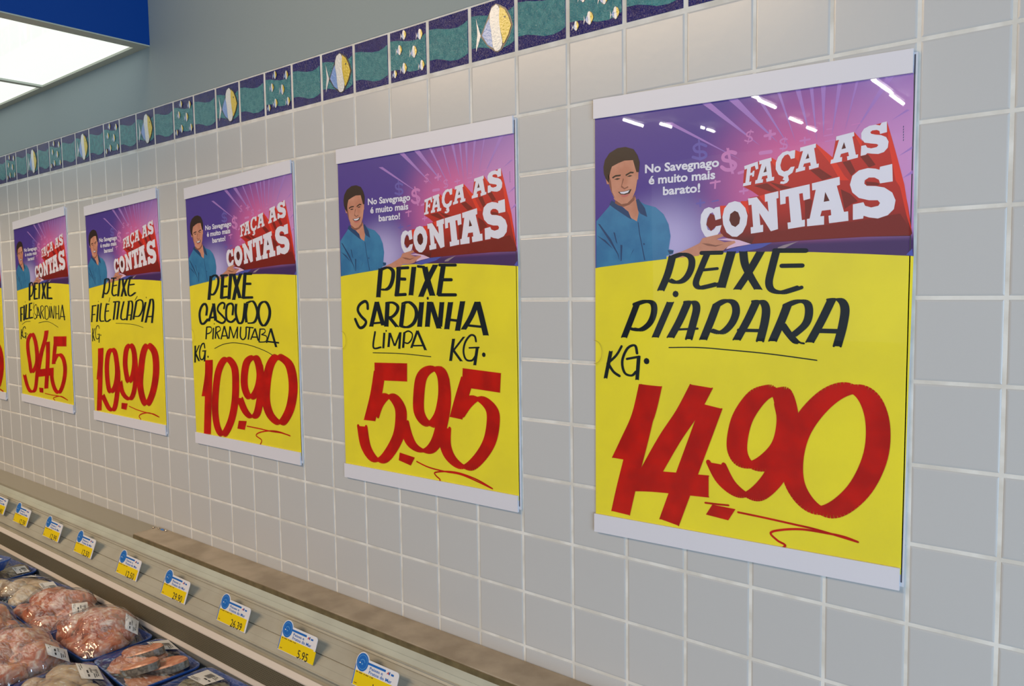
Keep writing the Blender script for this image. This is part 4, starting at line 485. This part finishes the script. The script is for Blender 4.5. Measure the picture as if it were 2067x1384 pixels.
b = MB(); b.extrude(prof2, X0, X1); cpart(b, 'price_rail', M_ALU)
A, B = (-.162, .9158), (-.170, .9050)
b = MB(); b.extrude([S(.0976, -.006), (-.1500, .912), (-.1545, .9085), (-.159, .910), (-.1605, .9150), A], X0, X1); cpart(b, 'gutter', M_ALU)
b = MB(); b.extrude([A, (-.1632, .9156), (-.1698, .9072), B, (-.169, .904)], X0, X1); cpart(b, 'bumper_trim', M_TRIM)
b = MB(); b.extrude([(-.1695, .905), (-.1735, .8662)], X0, X1); cpart(b, 'air_grille', grille(), 'dark perforated air grille')
b = MB(); b.extrude([(-.1735, .8666), (-.1750, .8666), (-.1790, .8590), (-.1790, .8570), (-.172, .856)], X0, X1); cpart(b, 'grille_trim', M_TRIM)
b = MB(); b.extrude([(-.176, .857), (-.182, .8245), (-.80, .8245), (-.80, .97), (-.83, .97), (-.83, .9)], X0, X1); cpart(b, 'well', M_WELL)
b = MB(); b.box((X0, -.835, .0005), (X1, -.80, .9)); b.box((X1-.02, -.8, .0005), (X1, -.0004, .82)); cpart(b, 'body', M_BODY)
for nm, px_, py_, lb in (('metal_screw', -1.2866, -.0125, 'leftmost small metal screw at the ledge step by the wall'), ('metal_screw', -1.2595, -.011, 'second small metal screw on the ledge, beside a blue scrap'), ('metal_screw', -1.222, -.0105, 'rightmost tiny metal screw on the stained ledge by the wall')):
    b = MB(); n = 10; r = .0035 if px_ < -1.23 else .0026; vs = []
    for z, k in ((0, 1), (.0022, 1), (.0042, .55)): vs += [(r*k*math.cos(2*math.pi*i/n), r*k*math.sin(2*math.pi*i/n), z) for i in range(n)]
    b.add(vs, [(j*n+i, j*n+(i+1) % n, (j+1)*n+(i+1) % n, (j+1)*n+i) for j in range(2) for i in range(n)]+[tuple(range(2*n, 3*n))])
    o = b.build(nm, mat('screw_metal', (190, 180, 170), rough=.25, metal=1)); o.location = (px_, py_, 1.0058 if px_ > XS else 1.0031); tag(o, lb, 'screw')
b = MB(); pts = [(-.008, -.002), (.0, -.004), (.008, -.0015), (.0065, .0015), (.001, .001), (-.003, .0035)]; n = len(pts)
b.add([(x, y, .0006+.002*abs(math.sin(x*300))) for x, y in pts]+[(x, y, 0) for x, y in pts], [tuple(range(n))]+[(i, (i+1) % n, n+(i+1) % n, n+i) for i in range(n)])
o = b.build('tape_scrap', mat('blue_tape', (58, 118, 190), rough=.4)); o.location = (-1.243, -.0095, 1.0058); tag(o, 'tiny scrap of blue tape on the ledge between the screws', 'scrap')
# ------------------------------------------------------------------ price tags
M_TW = mat('tag_white', (226, 224, 228), rough=.3, coat=.4); M_TY = mat('tag_yellow', (236, 206, 14), rough=.3, coat=.4); M_TB = mat('tag_blue', (28, 104, 188), rough=.3, coat=.4)
M_TB2 = mat('tag_pale_blue', (96, 160, 216), rough=.3, coat=.4); M_TK = mat('tag_black', (34, 28, 20), rough=.5); M_TR = mat('tag_red', (196, 30, 44), rough=.4); M_TD = mat('tag_brown_print', (128, 92, 20), rough=.5)
TA = math.radians(70)
def price_tag(xl, price, label, t0=0.0, slip=False, w=.1125):
    by, bz = -.078-.085*cs-.0026, .985-.085*sn+.0022
    t = thing('price_tag', label, 'price tag', (xl, by, bz+t0), (TA-math.pi/2, 0, 0), 'shelf price tags along the case rail')
    def at(y): return lambda p: (p[0], y, p[1])
    ccx, ccz, cr = .0172, .0425, .0172
    out = [(0, 0), (w, 0)]+[(w-.006+.006*math.sin(k*math.pi/8), .0435+.006*math.cos(math.pi/2-k*math.pi/8)) if False else (w-.006+.006*math.cos(k*math.pi/8), .0440+.006*math.sin(k*math.pi/8)) for k in range(5)]
    a0 = math.asin((.0500-ccz)/cr); out += [(ccx+cr*math.cos(a0+(math.pi-a0)*k/14), ccz+cr*math.sin(a0+(math.pi-a0)*k/14)) for k in range(15)]
    b = MB(); n = len(out); b.poly(out, at(0)); b.add([at(0)(p) for p in out]+[at(.0011)(p) for p in out], [(i, (i+1) % n, n+(i+1) % n, n+i) for i in range(n)])
    b.poly(out, at(.0011)); b.build('card', M_TW, t)
    b = MB(); wr = w-.0045
    b.add([at(-.0002)(p) for p in ((.0035, .001), (wr, .001), (wr, .0262), (.0035, .0262))], [(0, 1, 2, 3)]); b.build('yellow_label', M_TY, t)
    if slip:
        b = MB(); b.box((w-.012, -.0006, .0005), (w+.0035, .0004, .024)); b.build('yellow_slip', M_TY, t)
    b = MB()
    def disc(r, y, mi, sx=1): b.add([at(y)((ccx+r*math.cos(k*math.pi/14), ccz+r*math.sin(k*math.pi/14))) for k in range(28)], [tuple(range(28))], mi)
    disc(.0156, -.0002, 0)
    for k in range(28):
        a, c = k*math.pi/14, (k+1)*math.pi/14
        for r in (.0118,):
            b.add([at(-.0003)((ccx+q*math.cos(x), ccz+q*math.sin(x))) for q, x in ((r, a), (r+.0008, a), (r+.0008, c), (r, c))], [(0, 1, 2, 3)], 1)
    for k in range(5):
        a, c = math.radians(20+k*26), math.radians(20+(k+1)*26)
        b.add([at(-.0003)((ccx+q*math.cos(x), ccz-.002+q*math.sin(x))) for q, x in ((.0062, a), (.0074, a), (.0074, c), (.0062, c))], [(0, 1, 2, 3)], 1)
    b.add([at(-.0003)((ccx+.0022*math.cos(k), ccz-.003+.0016*math.sin(k))) for k in range(6)], [tuple(range(6))], 1)
    b.add([at(-.0003)((ccx-.0062+.002*math.cos(k), ccz-.002+.0013*math.sin(k))) for k in range(6)], [tuple(range(6))], 2)
    b.build('badge', [M_TB, M_TB2, M_TW], t)
    b = MB(); b.add([at(-.0002)(p) for p in ((.0006, .001), (.0026, .001), (.0026, .034), (.0006, .038))], [(0, 1, 2, 3)]); b.build('edge_line', M_TB, t); b = MB()
    b.add([at(-.0002)(p) for p in ((.033, .0423), (.079, .0423), (.079, .0462), (.032, .0462))], [(0, 1, 2, 3)]); b.build('blue_band', M_TB, t)
    b = MB()
    for s, x, z, wd, hh in (('Peixes e', .0385, .0352, .035, .0052), ('Frutos do Mar', .0385, .0282, .060, .0056)):
        V, F = text(s, .012); b.add([(x+wd*p, -.0003, z+hh*q) for p, q in V], F)
    b.build('lettering', M_TB, t)
    b = MB()
    for pts, mi in (([(.0825, .0405), (.086, .0452), (.0885, .0405), (.0865, .0405), (.0857, .0425), (.0845, .0405)], 0), ([(.0875, .0445), (.091, .0458), (.0905, .0405), (.0885, .0405)], 1), ([(.0935, .0405), (.1005, .0405), (.1005, .0438), (.0935, .0438)], 1)):
        b.poly(pts, at(-.0003), mi)
    b.build('logo', [M_TR, M_TB], t)
    b = MB()
    x = .006
    for wd in (.006, .012, .004, .010, .003, .006):
        b.add([at(-.0003)(p) for p in ((x, .0232), (x+wd*.8, .0232), (x+wd*.8, .0250), (x, .0250))], [(0, 1, 2, 3)]); x += wd+.0012
    b.add([at(-.0003)(p) for p in ((.007, .0045), (.014, .0045), (.014, .006), (.007, .006))], [(0, 1, 2, 3)]); b.build('small_print', M_TD, t)
    b = MB(); V, F = text(price, .004); nw = .0092*len(price)-.004; xr = wr-.011
    b.add([(xr-nw+nw*p, -.0004, .0002+.0150*q) for p, q in V], F); b.build('price', M_TK, t)
    # peg that holds the card off the rail
    b = MB(); b.box((.02, .0012, .011), (w-.02, .0075, .0135)); b.build('clip', M_TW, t)
    return t
for xl, pr, lb, t0, sl in (
  (-.2872, '14.90', 'price tag cut by the bottom border, nearest one on the rail', 0, False), (-.5165, '5.95', 'price tag reading 5.95 with a yellow slip at its right edge', 0, True),
  (-.745, '26.39', 'price tag reading 26.39 on the case rail', 0, False), (-.9925, '29.90', 'price tag reading 29.90 on the case rail', 0, False),
  (-1.228, '12.50', 'price tag reading 12.50, first to the left of the 29.90 tag', 0, False), (-1.486, '12.50', 'price tag reading 12.50, between another 12.50 tag and the 12.99 tag', .003, False),
  (-1.701, '12.99', 'price tag reading 12.99 on the case rail', .006, False), (-1.936, '12.59', 'price tag reading 12.59, second from the left border', .008, False), (-2.126, '12.90', 'leftmost price tag, cut by the left border', .012, False)):
    price_tag(xl, pr, lb, t0, sl)
# ------------------------------------------------------------------ fish trays
M_FOAM = mat('blue_foam_tray', (34, 84, 170), rough=.45, rgb2=(42, 92, 178), noise_scale=80)
def flesh(name, stops, scale=26, rough=.32):
    M, N, L = nodes(name); bs = N['Principled BSDF']; bs.inputs['Roughness'].default_value = rough; bs.inputs['Specular IOR Level'].default_value = .5
    bs.inputs['Subsurface Weight'].default_value = .12; bs.inputs['Subsurface Radius'].default_value = (.006, .003, .002); bs.inputs['Subsurface Scale'].default_value = .6
    tc = N.new('ShaderNodeTexCoord'); n = N.new('ShaderNodeTexNoise'); n.inputs['Scale'].default_value = scale; n.inputs['Detail'].default_value = 5; n.inputs['Distortion'].default_value = .8
    L.new(tc.outputs['Object'], n.inputs['Vector']); r = N.new('ShaderNodeValToRGB'); L.new(n.outputs['Fac'], r.inputs[0]); e = r.color_ramp.elements
    for k, (p, c) in enumerate(stops):
        q = e[k] if k < 2 else e.new(p)
        q.position = p; q.color = (*lin(c), 1)
    L.new(r.outputs[0], bs.inputs['Base Color'])
    n2 = N.new('ShaderNodeTexNoise'); n2.inputs['Scale'].default_value = 140; L.new(tc.outputs['Object'], n2.inputs['Vector'])
    bp = N.new('ShaderNodeBump'); bp.inputs['Strength'].default_value = .35; bp.inputs['Distance'].default_value = .002; L.new(n2.outputs['Fac'], bp.inputs['Height']); L.new(bp.outputs[0], bs.inputs['Normal'])
    return M
M_PINK = flesh('pink_fish_flesh', [(.30, (128, 92, 82)), (.66, (240, 220, 206)), (.40, (182, 128, 112)), (.47, (200, 118, 88)), (.53, (212, 156, 136)), (.59, (222, 184, 166))], 38)
M_ORNG = flesh('orange_fish_flesh', [(.3, (132, 92, 78)), (.68, (236, 206, 188)), (.42, (190, 104, 70)), (.50, (206, 128, 92)), (.58, (212, 160, 138))], 36)
M_WHIT = flesh('white_fish_flesh', [(.3, (160, 132, 104)), (.7, (222, 208, 186)), (.46, (202, 178, 148)), (.58, (212, 194, 168))], 24)
M_GREY = flesh('grey_fish_fillet', [(.3, (118, 104, 84)), (.7, (186, 172, 146)), (.5, (154, 138, 112))], 30)
M_SALM = flesh('salmon_steak_flesh', [(.3, (178, 108, 82)), (.7, (224, 176, 150)), (.5, (208, 142, 112))], 45)
M_SKINF = mat('silver_fish_skin', (92, 88, 80), rough=.35, spec=.5, rgb2=(132, 124, 112), noise_scale=160)
M_SHELL = flesh('seafood_mix', [(.32, (60, 50, 30)), (.7, (168, 160, 128)), (.42, (112, 106, 78)), (.55, (140, 134, 104))], 60)
M_FILM = clear_mat('cling_film', .09, .15, .8, .7, 42, (.97, .98, 1.0), (1, 1.8, 1))
M_LAB = mat('paper_label', (222, 222, 222), rough=.5); M_LABK = mat('label_print', (50, 50, 54), rough=.6)
def hump(u, v, bl):
    h = 0
    for (x, y, z, rx, ry, rz, a, sd) in bl:
        ca, sa = math.cos(a), math.sin(a); X = ((u-x)*ca+(v-y)*sa)/rx; Y = (-(u-x)*sa+(v-y)*ca)/ry; d = X*X+Y*Y
        if d < 1.25: h = max(h, z+rz*math.sqrt(max(0, 1.25-d))*1.02)
    return h
def fish_tray(loc, rz, Wd, Dp, blobs, mats, label, labels, tilt=(0, 0), nm='fish_tray', extra=None, dome=.006):
    hw, hd, H = Wd/2, Dp/2, .030
    if max(q[5] for q in blobs) > .03: blobs = [(q[0]*1.06, q[1]*1.06, q[2]*.96, q[3]*1.14, q[4]*1.14, q[5]*.98, q[6], q[7]) for q in blobs]
    t = thing(nm, label, 'packed fish', loc, (tilt[0], tilt[1], rz), 'packed fish trays in the case')
    b = MB(); n = 24; rings = [(.80, 0), (.97, H), (1.0, H+.001), (1.0, H-.003), (.985, H-.0035)]
    inner = [(.95, H), (.79, .004)]
    def ring(k): return rbox(hw*k if k < .99 else hw*k, hd*k, .022*k)
    L_ = [(ring(.84), 0), (ring(.975), H-.003), (ring(1.0), H-.003), (ring(1.0), H), (ring(.955), H), (ring(.82), .004)]
    vs = []; n = len(L_[0][0])
    for r, z in L_: vs += [(x, y, z) for x, y in r]
    fs = [(j*n+i, j*n+(i+1) % n, (j+1)*n+(i+1) % n, (j+1)*n+i) for j in range(len(L_)-1) for i in range(n)]+[tuple(range(n-1, -1, -1)), tuple(range((len(L_)-1)*n, len(L_)*n))]
    b.add(vs, fs); b.build('tray', M_FOAM, t, smooth=False)
    for i, (x, y, z, rx, ry, rzz, a, sd) in enumerate(blobs):
        b = MB(); nu, nv = 26, 15; vs = []
        for j in range(nv+1):
            ph = math.pi*j/nv
            for k in range(nu):
                th = 2*math.pi*k/nu; d = Vector((math.sin(ph)*math.cos(th), math.sin(ph)*math.sin(th), math.cos(ph)))
                q = 1+.26*noise.noise(d*1.3+Vector((sd*3.1, sd, 0)))+.10*noise.noise(d*3.2+Vector((sd, 5, 2)))
                p = Vector((d.x*rx*q, d.y*ry*q, d.z*rzz*q)); ca, sa = math.cos(a), math.sin(a)
                X, Y, Z = x+p.x*ca-p.y*sa, y+p.x*sa+p.y*ca, z+p.z
                lim = .80+.16*min(max(Z/H, 0), 1.2)
                X = max(-hw*lim+.001, min(hw*lim-.001, X)); Y = max(-hd*lim+.001, min(hd*lim-.001, Y))
                vs.append((X, Y, max(.0045, Z)))
        fs = [(j*nu+k, j*nu+(k+1) % nu, (j+1)*nu+(k+1) % nu, (j+1)*nu+k) for j in range(nv) for k in range(nu)]
        b.add(vs, fs); b.build('fish_piece', mats[i % len(mats)], t, smooth=True)
    if extra: extra(t)
    # cling film: stretched over the contents and down the sides
    NX, NY = 40, 30; Hm = [[0]*(NX+1) for _ in range(NY+1)]; lo = [[0]*(NX+1) for _ in range(NY+1)]
    for j in range(NY+1):
        for i in range(NX+1):
            u, v = -hw+Wd*i/NX, -hd+Dp*j/NY
            lo[j][i] = max(H+.0012, hump(u, v, blobs)+.0015); Hm[j][i] = lo[j][i]
            if i in (0, NX) or j in (0, NY): Hm[j][i] = lo[j][i] = H+.0014
    for _ in range(90):
        for j in range(1, NY):
            for i in range(1, NX):
                Hm[j][i] = max(lo[j][i], .25*(Hm[j-1][i]+Hm[j+1][i]+Hm[j][i-1]+Hm[j][i+1])+.00001)
    def fh(u, v):
        i = min(max(int((u+hw)/Wd*NX), 0), NX); j = min(max(int((v+hd)/Dp*NY), 0), NY); return Hm[j][i]
    b = MB(); vs = []
    def rr(u, v): # pull the corners into the rounded outline
        r = .022; ax, ay = abs(u)-(hw-r), abs(v)-(hd-r)
        if ax > 0 and ay > 0:
            m_ = max(ax, ay); l = math.hypot(ax, ay); k = m_/l; return (math.copysign(hw-r+ax*k, u), math.copysign(hd-r+ay*k, v))
        return u, v
    for j in range(NY+1):
        for i in range(NX+1):
            u, v = rr(-hw+Wd*i/NX, -hd+Dp*j/NY); vs.append((u*1.003, v*1.003, Hm[j][i]))
    b.add(vs, [(j*(NX+1)+i, j*(NX+1)+i+1, (j+1)*(NX+1)+i+1, (j+1)*(NX+1)+i) for j in range(NY) for i in range(NX)])
    out = rbox(hw*1.004, hd*1.004, .022); out2 = rbox(hw*.885, hd*.885, .02); n = len(out)
    b.add([(x, y, H+.0013) for x, y in out]+[(x, y, .004) for x, y in out2], [(i, (i+1) % n, n+(i+1) % n, n+i) for i in range(n)])
    b.build('cling_film', M_FILM, t, smooth=True)
    for (lx, ly, la, lw, lh) in labels:
        b = MB(); b2 = MB(); ca, sa = math.cos(la), math.sin(la); NN = 5
        # the label lies in the plane through the film at three of its corners
        def base(p, q):
            X = lx+(p-.5)*lw*ca-(q-.5)*lh*sa; Y = ly+(p-.5)*lw*sa+(q-.5)*lh*ca; return X, Y
        hc = [fh(*base(p, q)) for p, q in ((0, 0), (1, 0), (0, 1), (1, 1), (.5, .5))]
        def place(p, q, up):
            X, Y = base(p, q); z = (hc[0]*(1-p)+hc[1]*p)*(1-q)+(hc[2]*(1-p)+hc[3]*p)*q
            z += max(0, hc[4]-sum(hc[:4])/4)*4*p*(1-p)*4*q*(1-q)*.9
            return (X, Y, z+up)
        for jj in range(NN):
            for ii in range(NN):
                b.add([place((ii+a_)/NN, (jj+c_)/NN, .0014) for a_, c_ in ((0, 0), (1, 0), (1, 1), (0, 1))], [(0, 1, 2, 3)])
        lo_ = b.build('label', M_LAB, t)
        def rect(p0, q0, p1, q1): b2.add([place(p, q, .0017) for p, q in ((p0, q0), (p1, q0), (p1, q1), (p0, q1))], [(0, 1, 2, 3)])
        for k in range(14): rect(.38+k*.022, .50, .38+k*.022+(.008 if k % 3 else .014), .86)
        rect(.55, .34, .72, .42); rect(.78, .34, .9, .42)
        for k in range(3): rect(.72, .62+k*.09, .94-.05*k, .66+k*.09)
        rect(.06, .1, .5, .13); rect(.06, .18, .4, .21)
        b2.build('label_print', M_LABK, lo_)
    return t
def rb(seed, n, hw, hd, r, z=.024, zz=.0, rz=.02):
    q = random.Random(seed); out = []
    for k in range(n):
        out.append((q.uniform(-hw, hw)*.72, q.uniform(-hd, hd)*.6, z+q.uniform(0, zz), r*q.uniform(.85, 1.35), r*q.uniform(.7, 1.0), rz*q.uniform(.85, 1.25), q.uniform(0, 3.1), seed*7.3+k*1.7))
    return out
ZD = .8250
T_D = math.radians
# back row, along the grille (left to right), then the front row
fish_tray((-1.745, -.258, ZD), T_D(4), .215, .145, rb(3, 6, .1, .07, .036, .020, .004, .013), [M_GREY], 'blue tray of grey fish fillets at the left border, partly under another tray', [(.078, .036, T_D(-8), .048, .032)])
fish_tray((-1.505, -.262, ZD), T_D(6), .215, .150, [(-.060,-.035,.030,.044,.034,.024,.4,1.2),(-.005,-.02,.032,.036,.032,.026,1.2,2.7),(.035,-.01,.028,.046,.036,.022,.2,3.9),(.01,.035,.028,.06,.026,.018,.1,4.1),(-.065,.03,.024,.04,.03,.016,.7,5.5),(.055,-.035,.024,.03,.026,.018,.3,7.7)], [M_WHIT], 'blue tray of white fish chunks with two paper labels, left in the back row', [(.072, .028, T_D(-6), .052, .036), (-.050, .052, T_D(24), .060, .034)])
fish_tray((-1.275, -.268, ZD), T_D(-2), .225, .155, [(-.055,.005,.040,.05,.04,.034,.3,9.2),(.0,.02,.042,.055,.042,.036,.9,11.1),(.06,.02,.034,.04,.044,.026,.2,12.4),(-.01,-.04,.034,.036,.03,.026,.4,13.9),(.055,-.04,.026,.045,.026,.022,.5,15.3),(-.07,-.045,.026,.035,.024,.020,.2,16.6)], [M_ORNG, M_PINK, M_PINK], 'blue tray of orange pink fish pieces behind the two front heaps', [(.088, .020, T_D(-18), .040, .034)])
fish_tray((-1.050, -.266, ZD), T_D(1), .222, .155, [(.0,.012,.046,.075,.050,.042,.1,21.2),(-.045,-.012,.040,.055,.044,.034,.5,22.5),(.058,-.012,.036,.05,.042,.030,-.2,23.7),(.02,-.045,.028,.07,.026,.022,.0,24.1),(-.06,.04,.03,.04,.03,.024,.2,25.9)], [M_PINK, M_PINK, M_ORNG], 'blue tray heaped with pink fish pieces behind the salmon steaks tray', [(.078, .040, T_D(-30), .046, .026)])
def steaks(t):
    for k, (x, y, z, a, tl) in enumerate(((-.040, .012, .036, .35, .30), (.012, -.018, .033, .25, .30), (.046, .020, .030, .5, .25))):
        o_pts = [(.050*math.cos(q*math.pi/12)*(1+.12*math.cos(q*math.pi/6)), .032*math.sin(q*math.pi/12)*(1-.10*math.cos(q*math.pi/12))) for q in range(24)]
        b = MB(); R = Matrix.Translation((x, y, z)) @ Matrix.Rotation(a, 4, 'Z') @ Matrix.Rotation(-tl, 4, 'Y'); n = 24
        top = [R @ Vector((px_*.94, py_*.92, .009)) for px_, py_ in o_pts]; mid = [R @ Vector((px_, py_, .006)) for px_, py_ in o_pts]; bot = [R @ Vector((px_, py_, -.009)) for px_, py_ in o_pts]
        b.add(top+mid+bot, [tuple(range(n))]+[(i, (i+1) % n, n+(i+1) % n, n+i) for i in range(n)], 0); b.add(top+mid+bot, [(n+i, n+(i+1) % n, 2*n+(i+1) % n, 2*n+i) for i in range(n)]+[tuple(range(3*n-1, 2*n-1, -1))], 1)
        q = b.build('fish_steak', [M_SALM, M_SKINF], t, smooth=False)
        c = MB(); c.add([R @ Vector((.006*math.cos(i*.63)-.004, .0035*math.sin(i*.63)+.006, .0093)) for i in range(10)], [tuple(range(10))]); c.build('bone', M_WHIT, q)
fish_tray((-.828, -.262, ZD), T_D(-3), .208, .150, [(-.05,0,.018,.05,.06,.012,.2,31.1),(.04,0,.016,.055,.06,.010,.2,32.2),(-.035,.01,.034,.05,.035,.012,.3,33.0)], [M_SALM], 'blue tray of salmon steaks with grey skin and a large paper label', [(-.040, .052, T_D(-6), .070, .046)], extra=steaks)
fish_tray((-.600, -.258, ZD), T_D(2), .215, .150, rb(41, 8, .1, .07, .034, .019, .003, .013), [M_SHELL], 'blue tray of greenish speckled seafood, rightmost in the back row', [(-.052, .035, T_D(-4), .070, .044)])
fish_tray((-1.745, -.325, ZD+.047), T_D(14), .20, .140, rb(51, 5, .09, .065, .034, .020, .003, .012), [M_GREY], 'blue tray stacked on top of another tray at the left border', [(.060, .022, T_D(6), .060, .040)])
fish_tray((-1.318, -.428, ZD), T_D(-3), .222, .155, [(-.03,.02,.042,.06,.045,.036,.3,61.2),(.04,-.005,.042,.05,.045,.034,.2,62.5),(-.03,-.045,.034,.06,.03,.026,.1,63.3),(.07,.035,.032,.035,.03,.026,.1,64.8),(.06,-.05,.028,.04,.026,.022,.2,65.3)], [M_PINK, M_ORNG], 'blue tray of pink fish at the left border, in front of the white fish chunks', [])
fish_tray((-1.066, -.440, ZD), T_D(-2), .232, .165, [(-.03,.02,.046,.065,.048,.042,.4,71.2),(.045,.025,.042,.055,.045,.036,.2,72.9),(.0,-.035,.042,.06,.042,.036,.1,73.4),(.07,-.035,.036,.045,.04,.030,.3,74.1),(-.075,-.03,.036,.04,.045,.030,.5,75.7)], [M_PINK], 'large blue tray heaped with pink fish under shiny film, in the left foreground', [(.096, .058, T_D(-10), .032, .040)])
fish_tray((-.842, -.422, ZD+.004), T_D(-8), .195, .150, [(-.04,.02,.034,.06,.035,.016,.3,81.2),(.02,-.015,.036,.06,.04,.018,.2,82.6),(-.04,-.04,.028,.05,.028,.014,.1,83.3),(.055,.03,.026,.04,.03,.014,.1,84.2)], [M_WHIT], 'blue tray of pale beige fillets in front of the salmon steaks', [(-.012, .050, T_D(-6), .078, .040), (.075, -.022, T_D(20), .04, .03)])
fish_tray((-.640, -.412, ZD+.010), T_D(-10), .200, .150, rb(91, 6, .09, .065, .036, .022, .003, .013), [M_GREY], 'blue tray cut by the bottom border, in front of the greenish seafood', [(-.050, .030, T_D(-4), .072, .044)])
fish_tray((-1.255, -.600, ZD+.006), T_D(3), .22, .150, rb(95, 5, .1, .07, .036, .022, .003, .014), [M_WHIT], 'blue tray corner at the bottom left border', [])
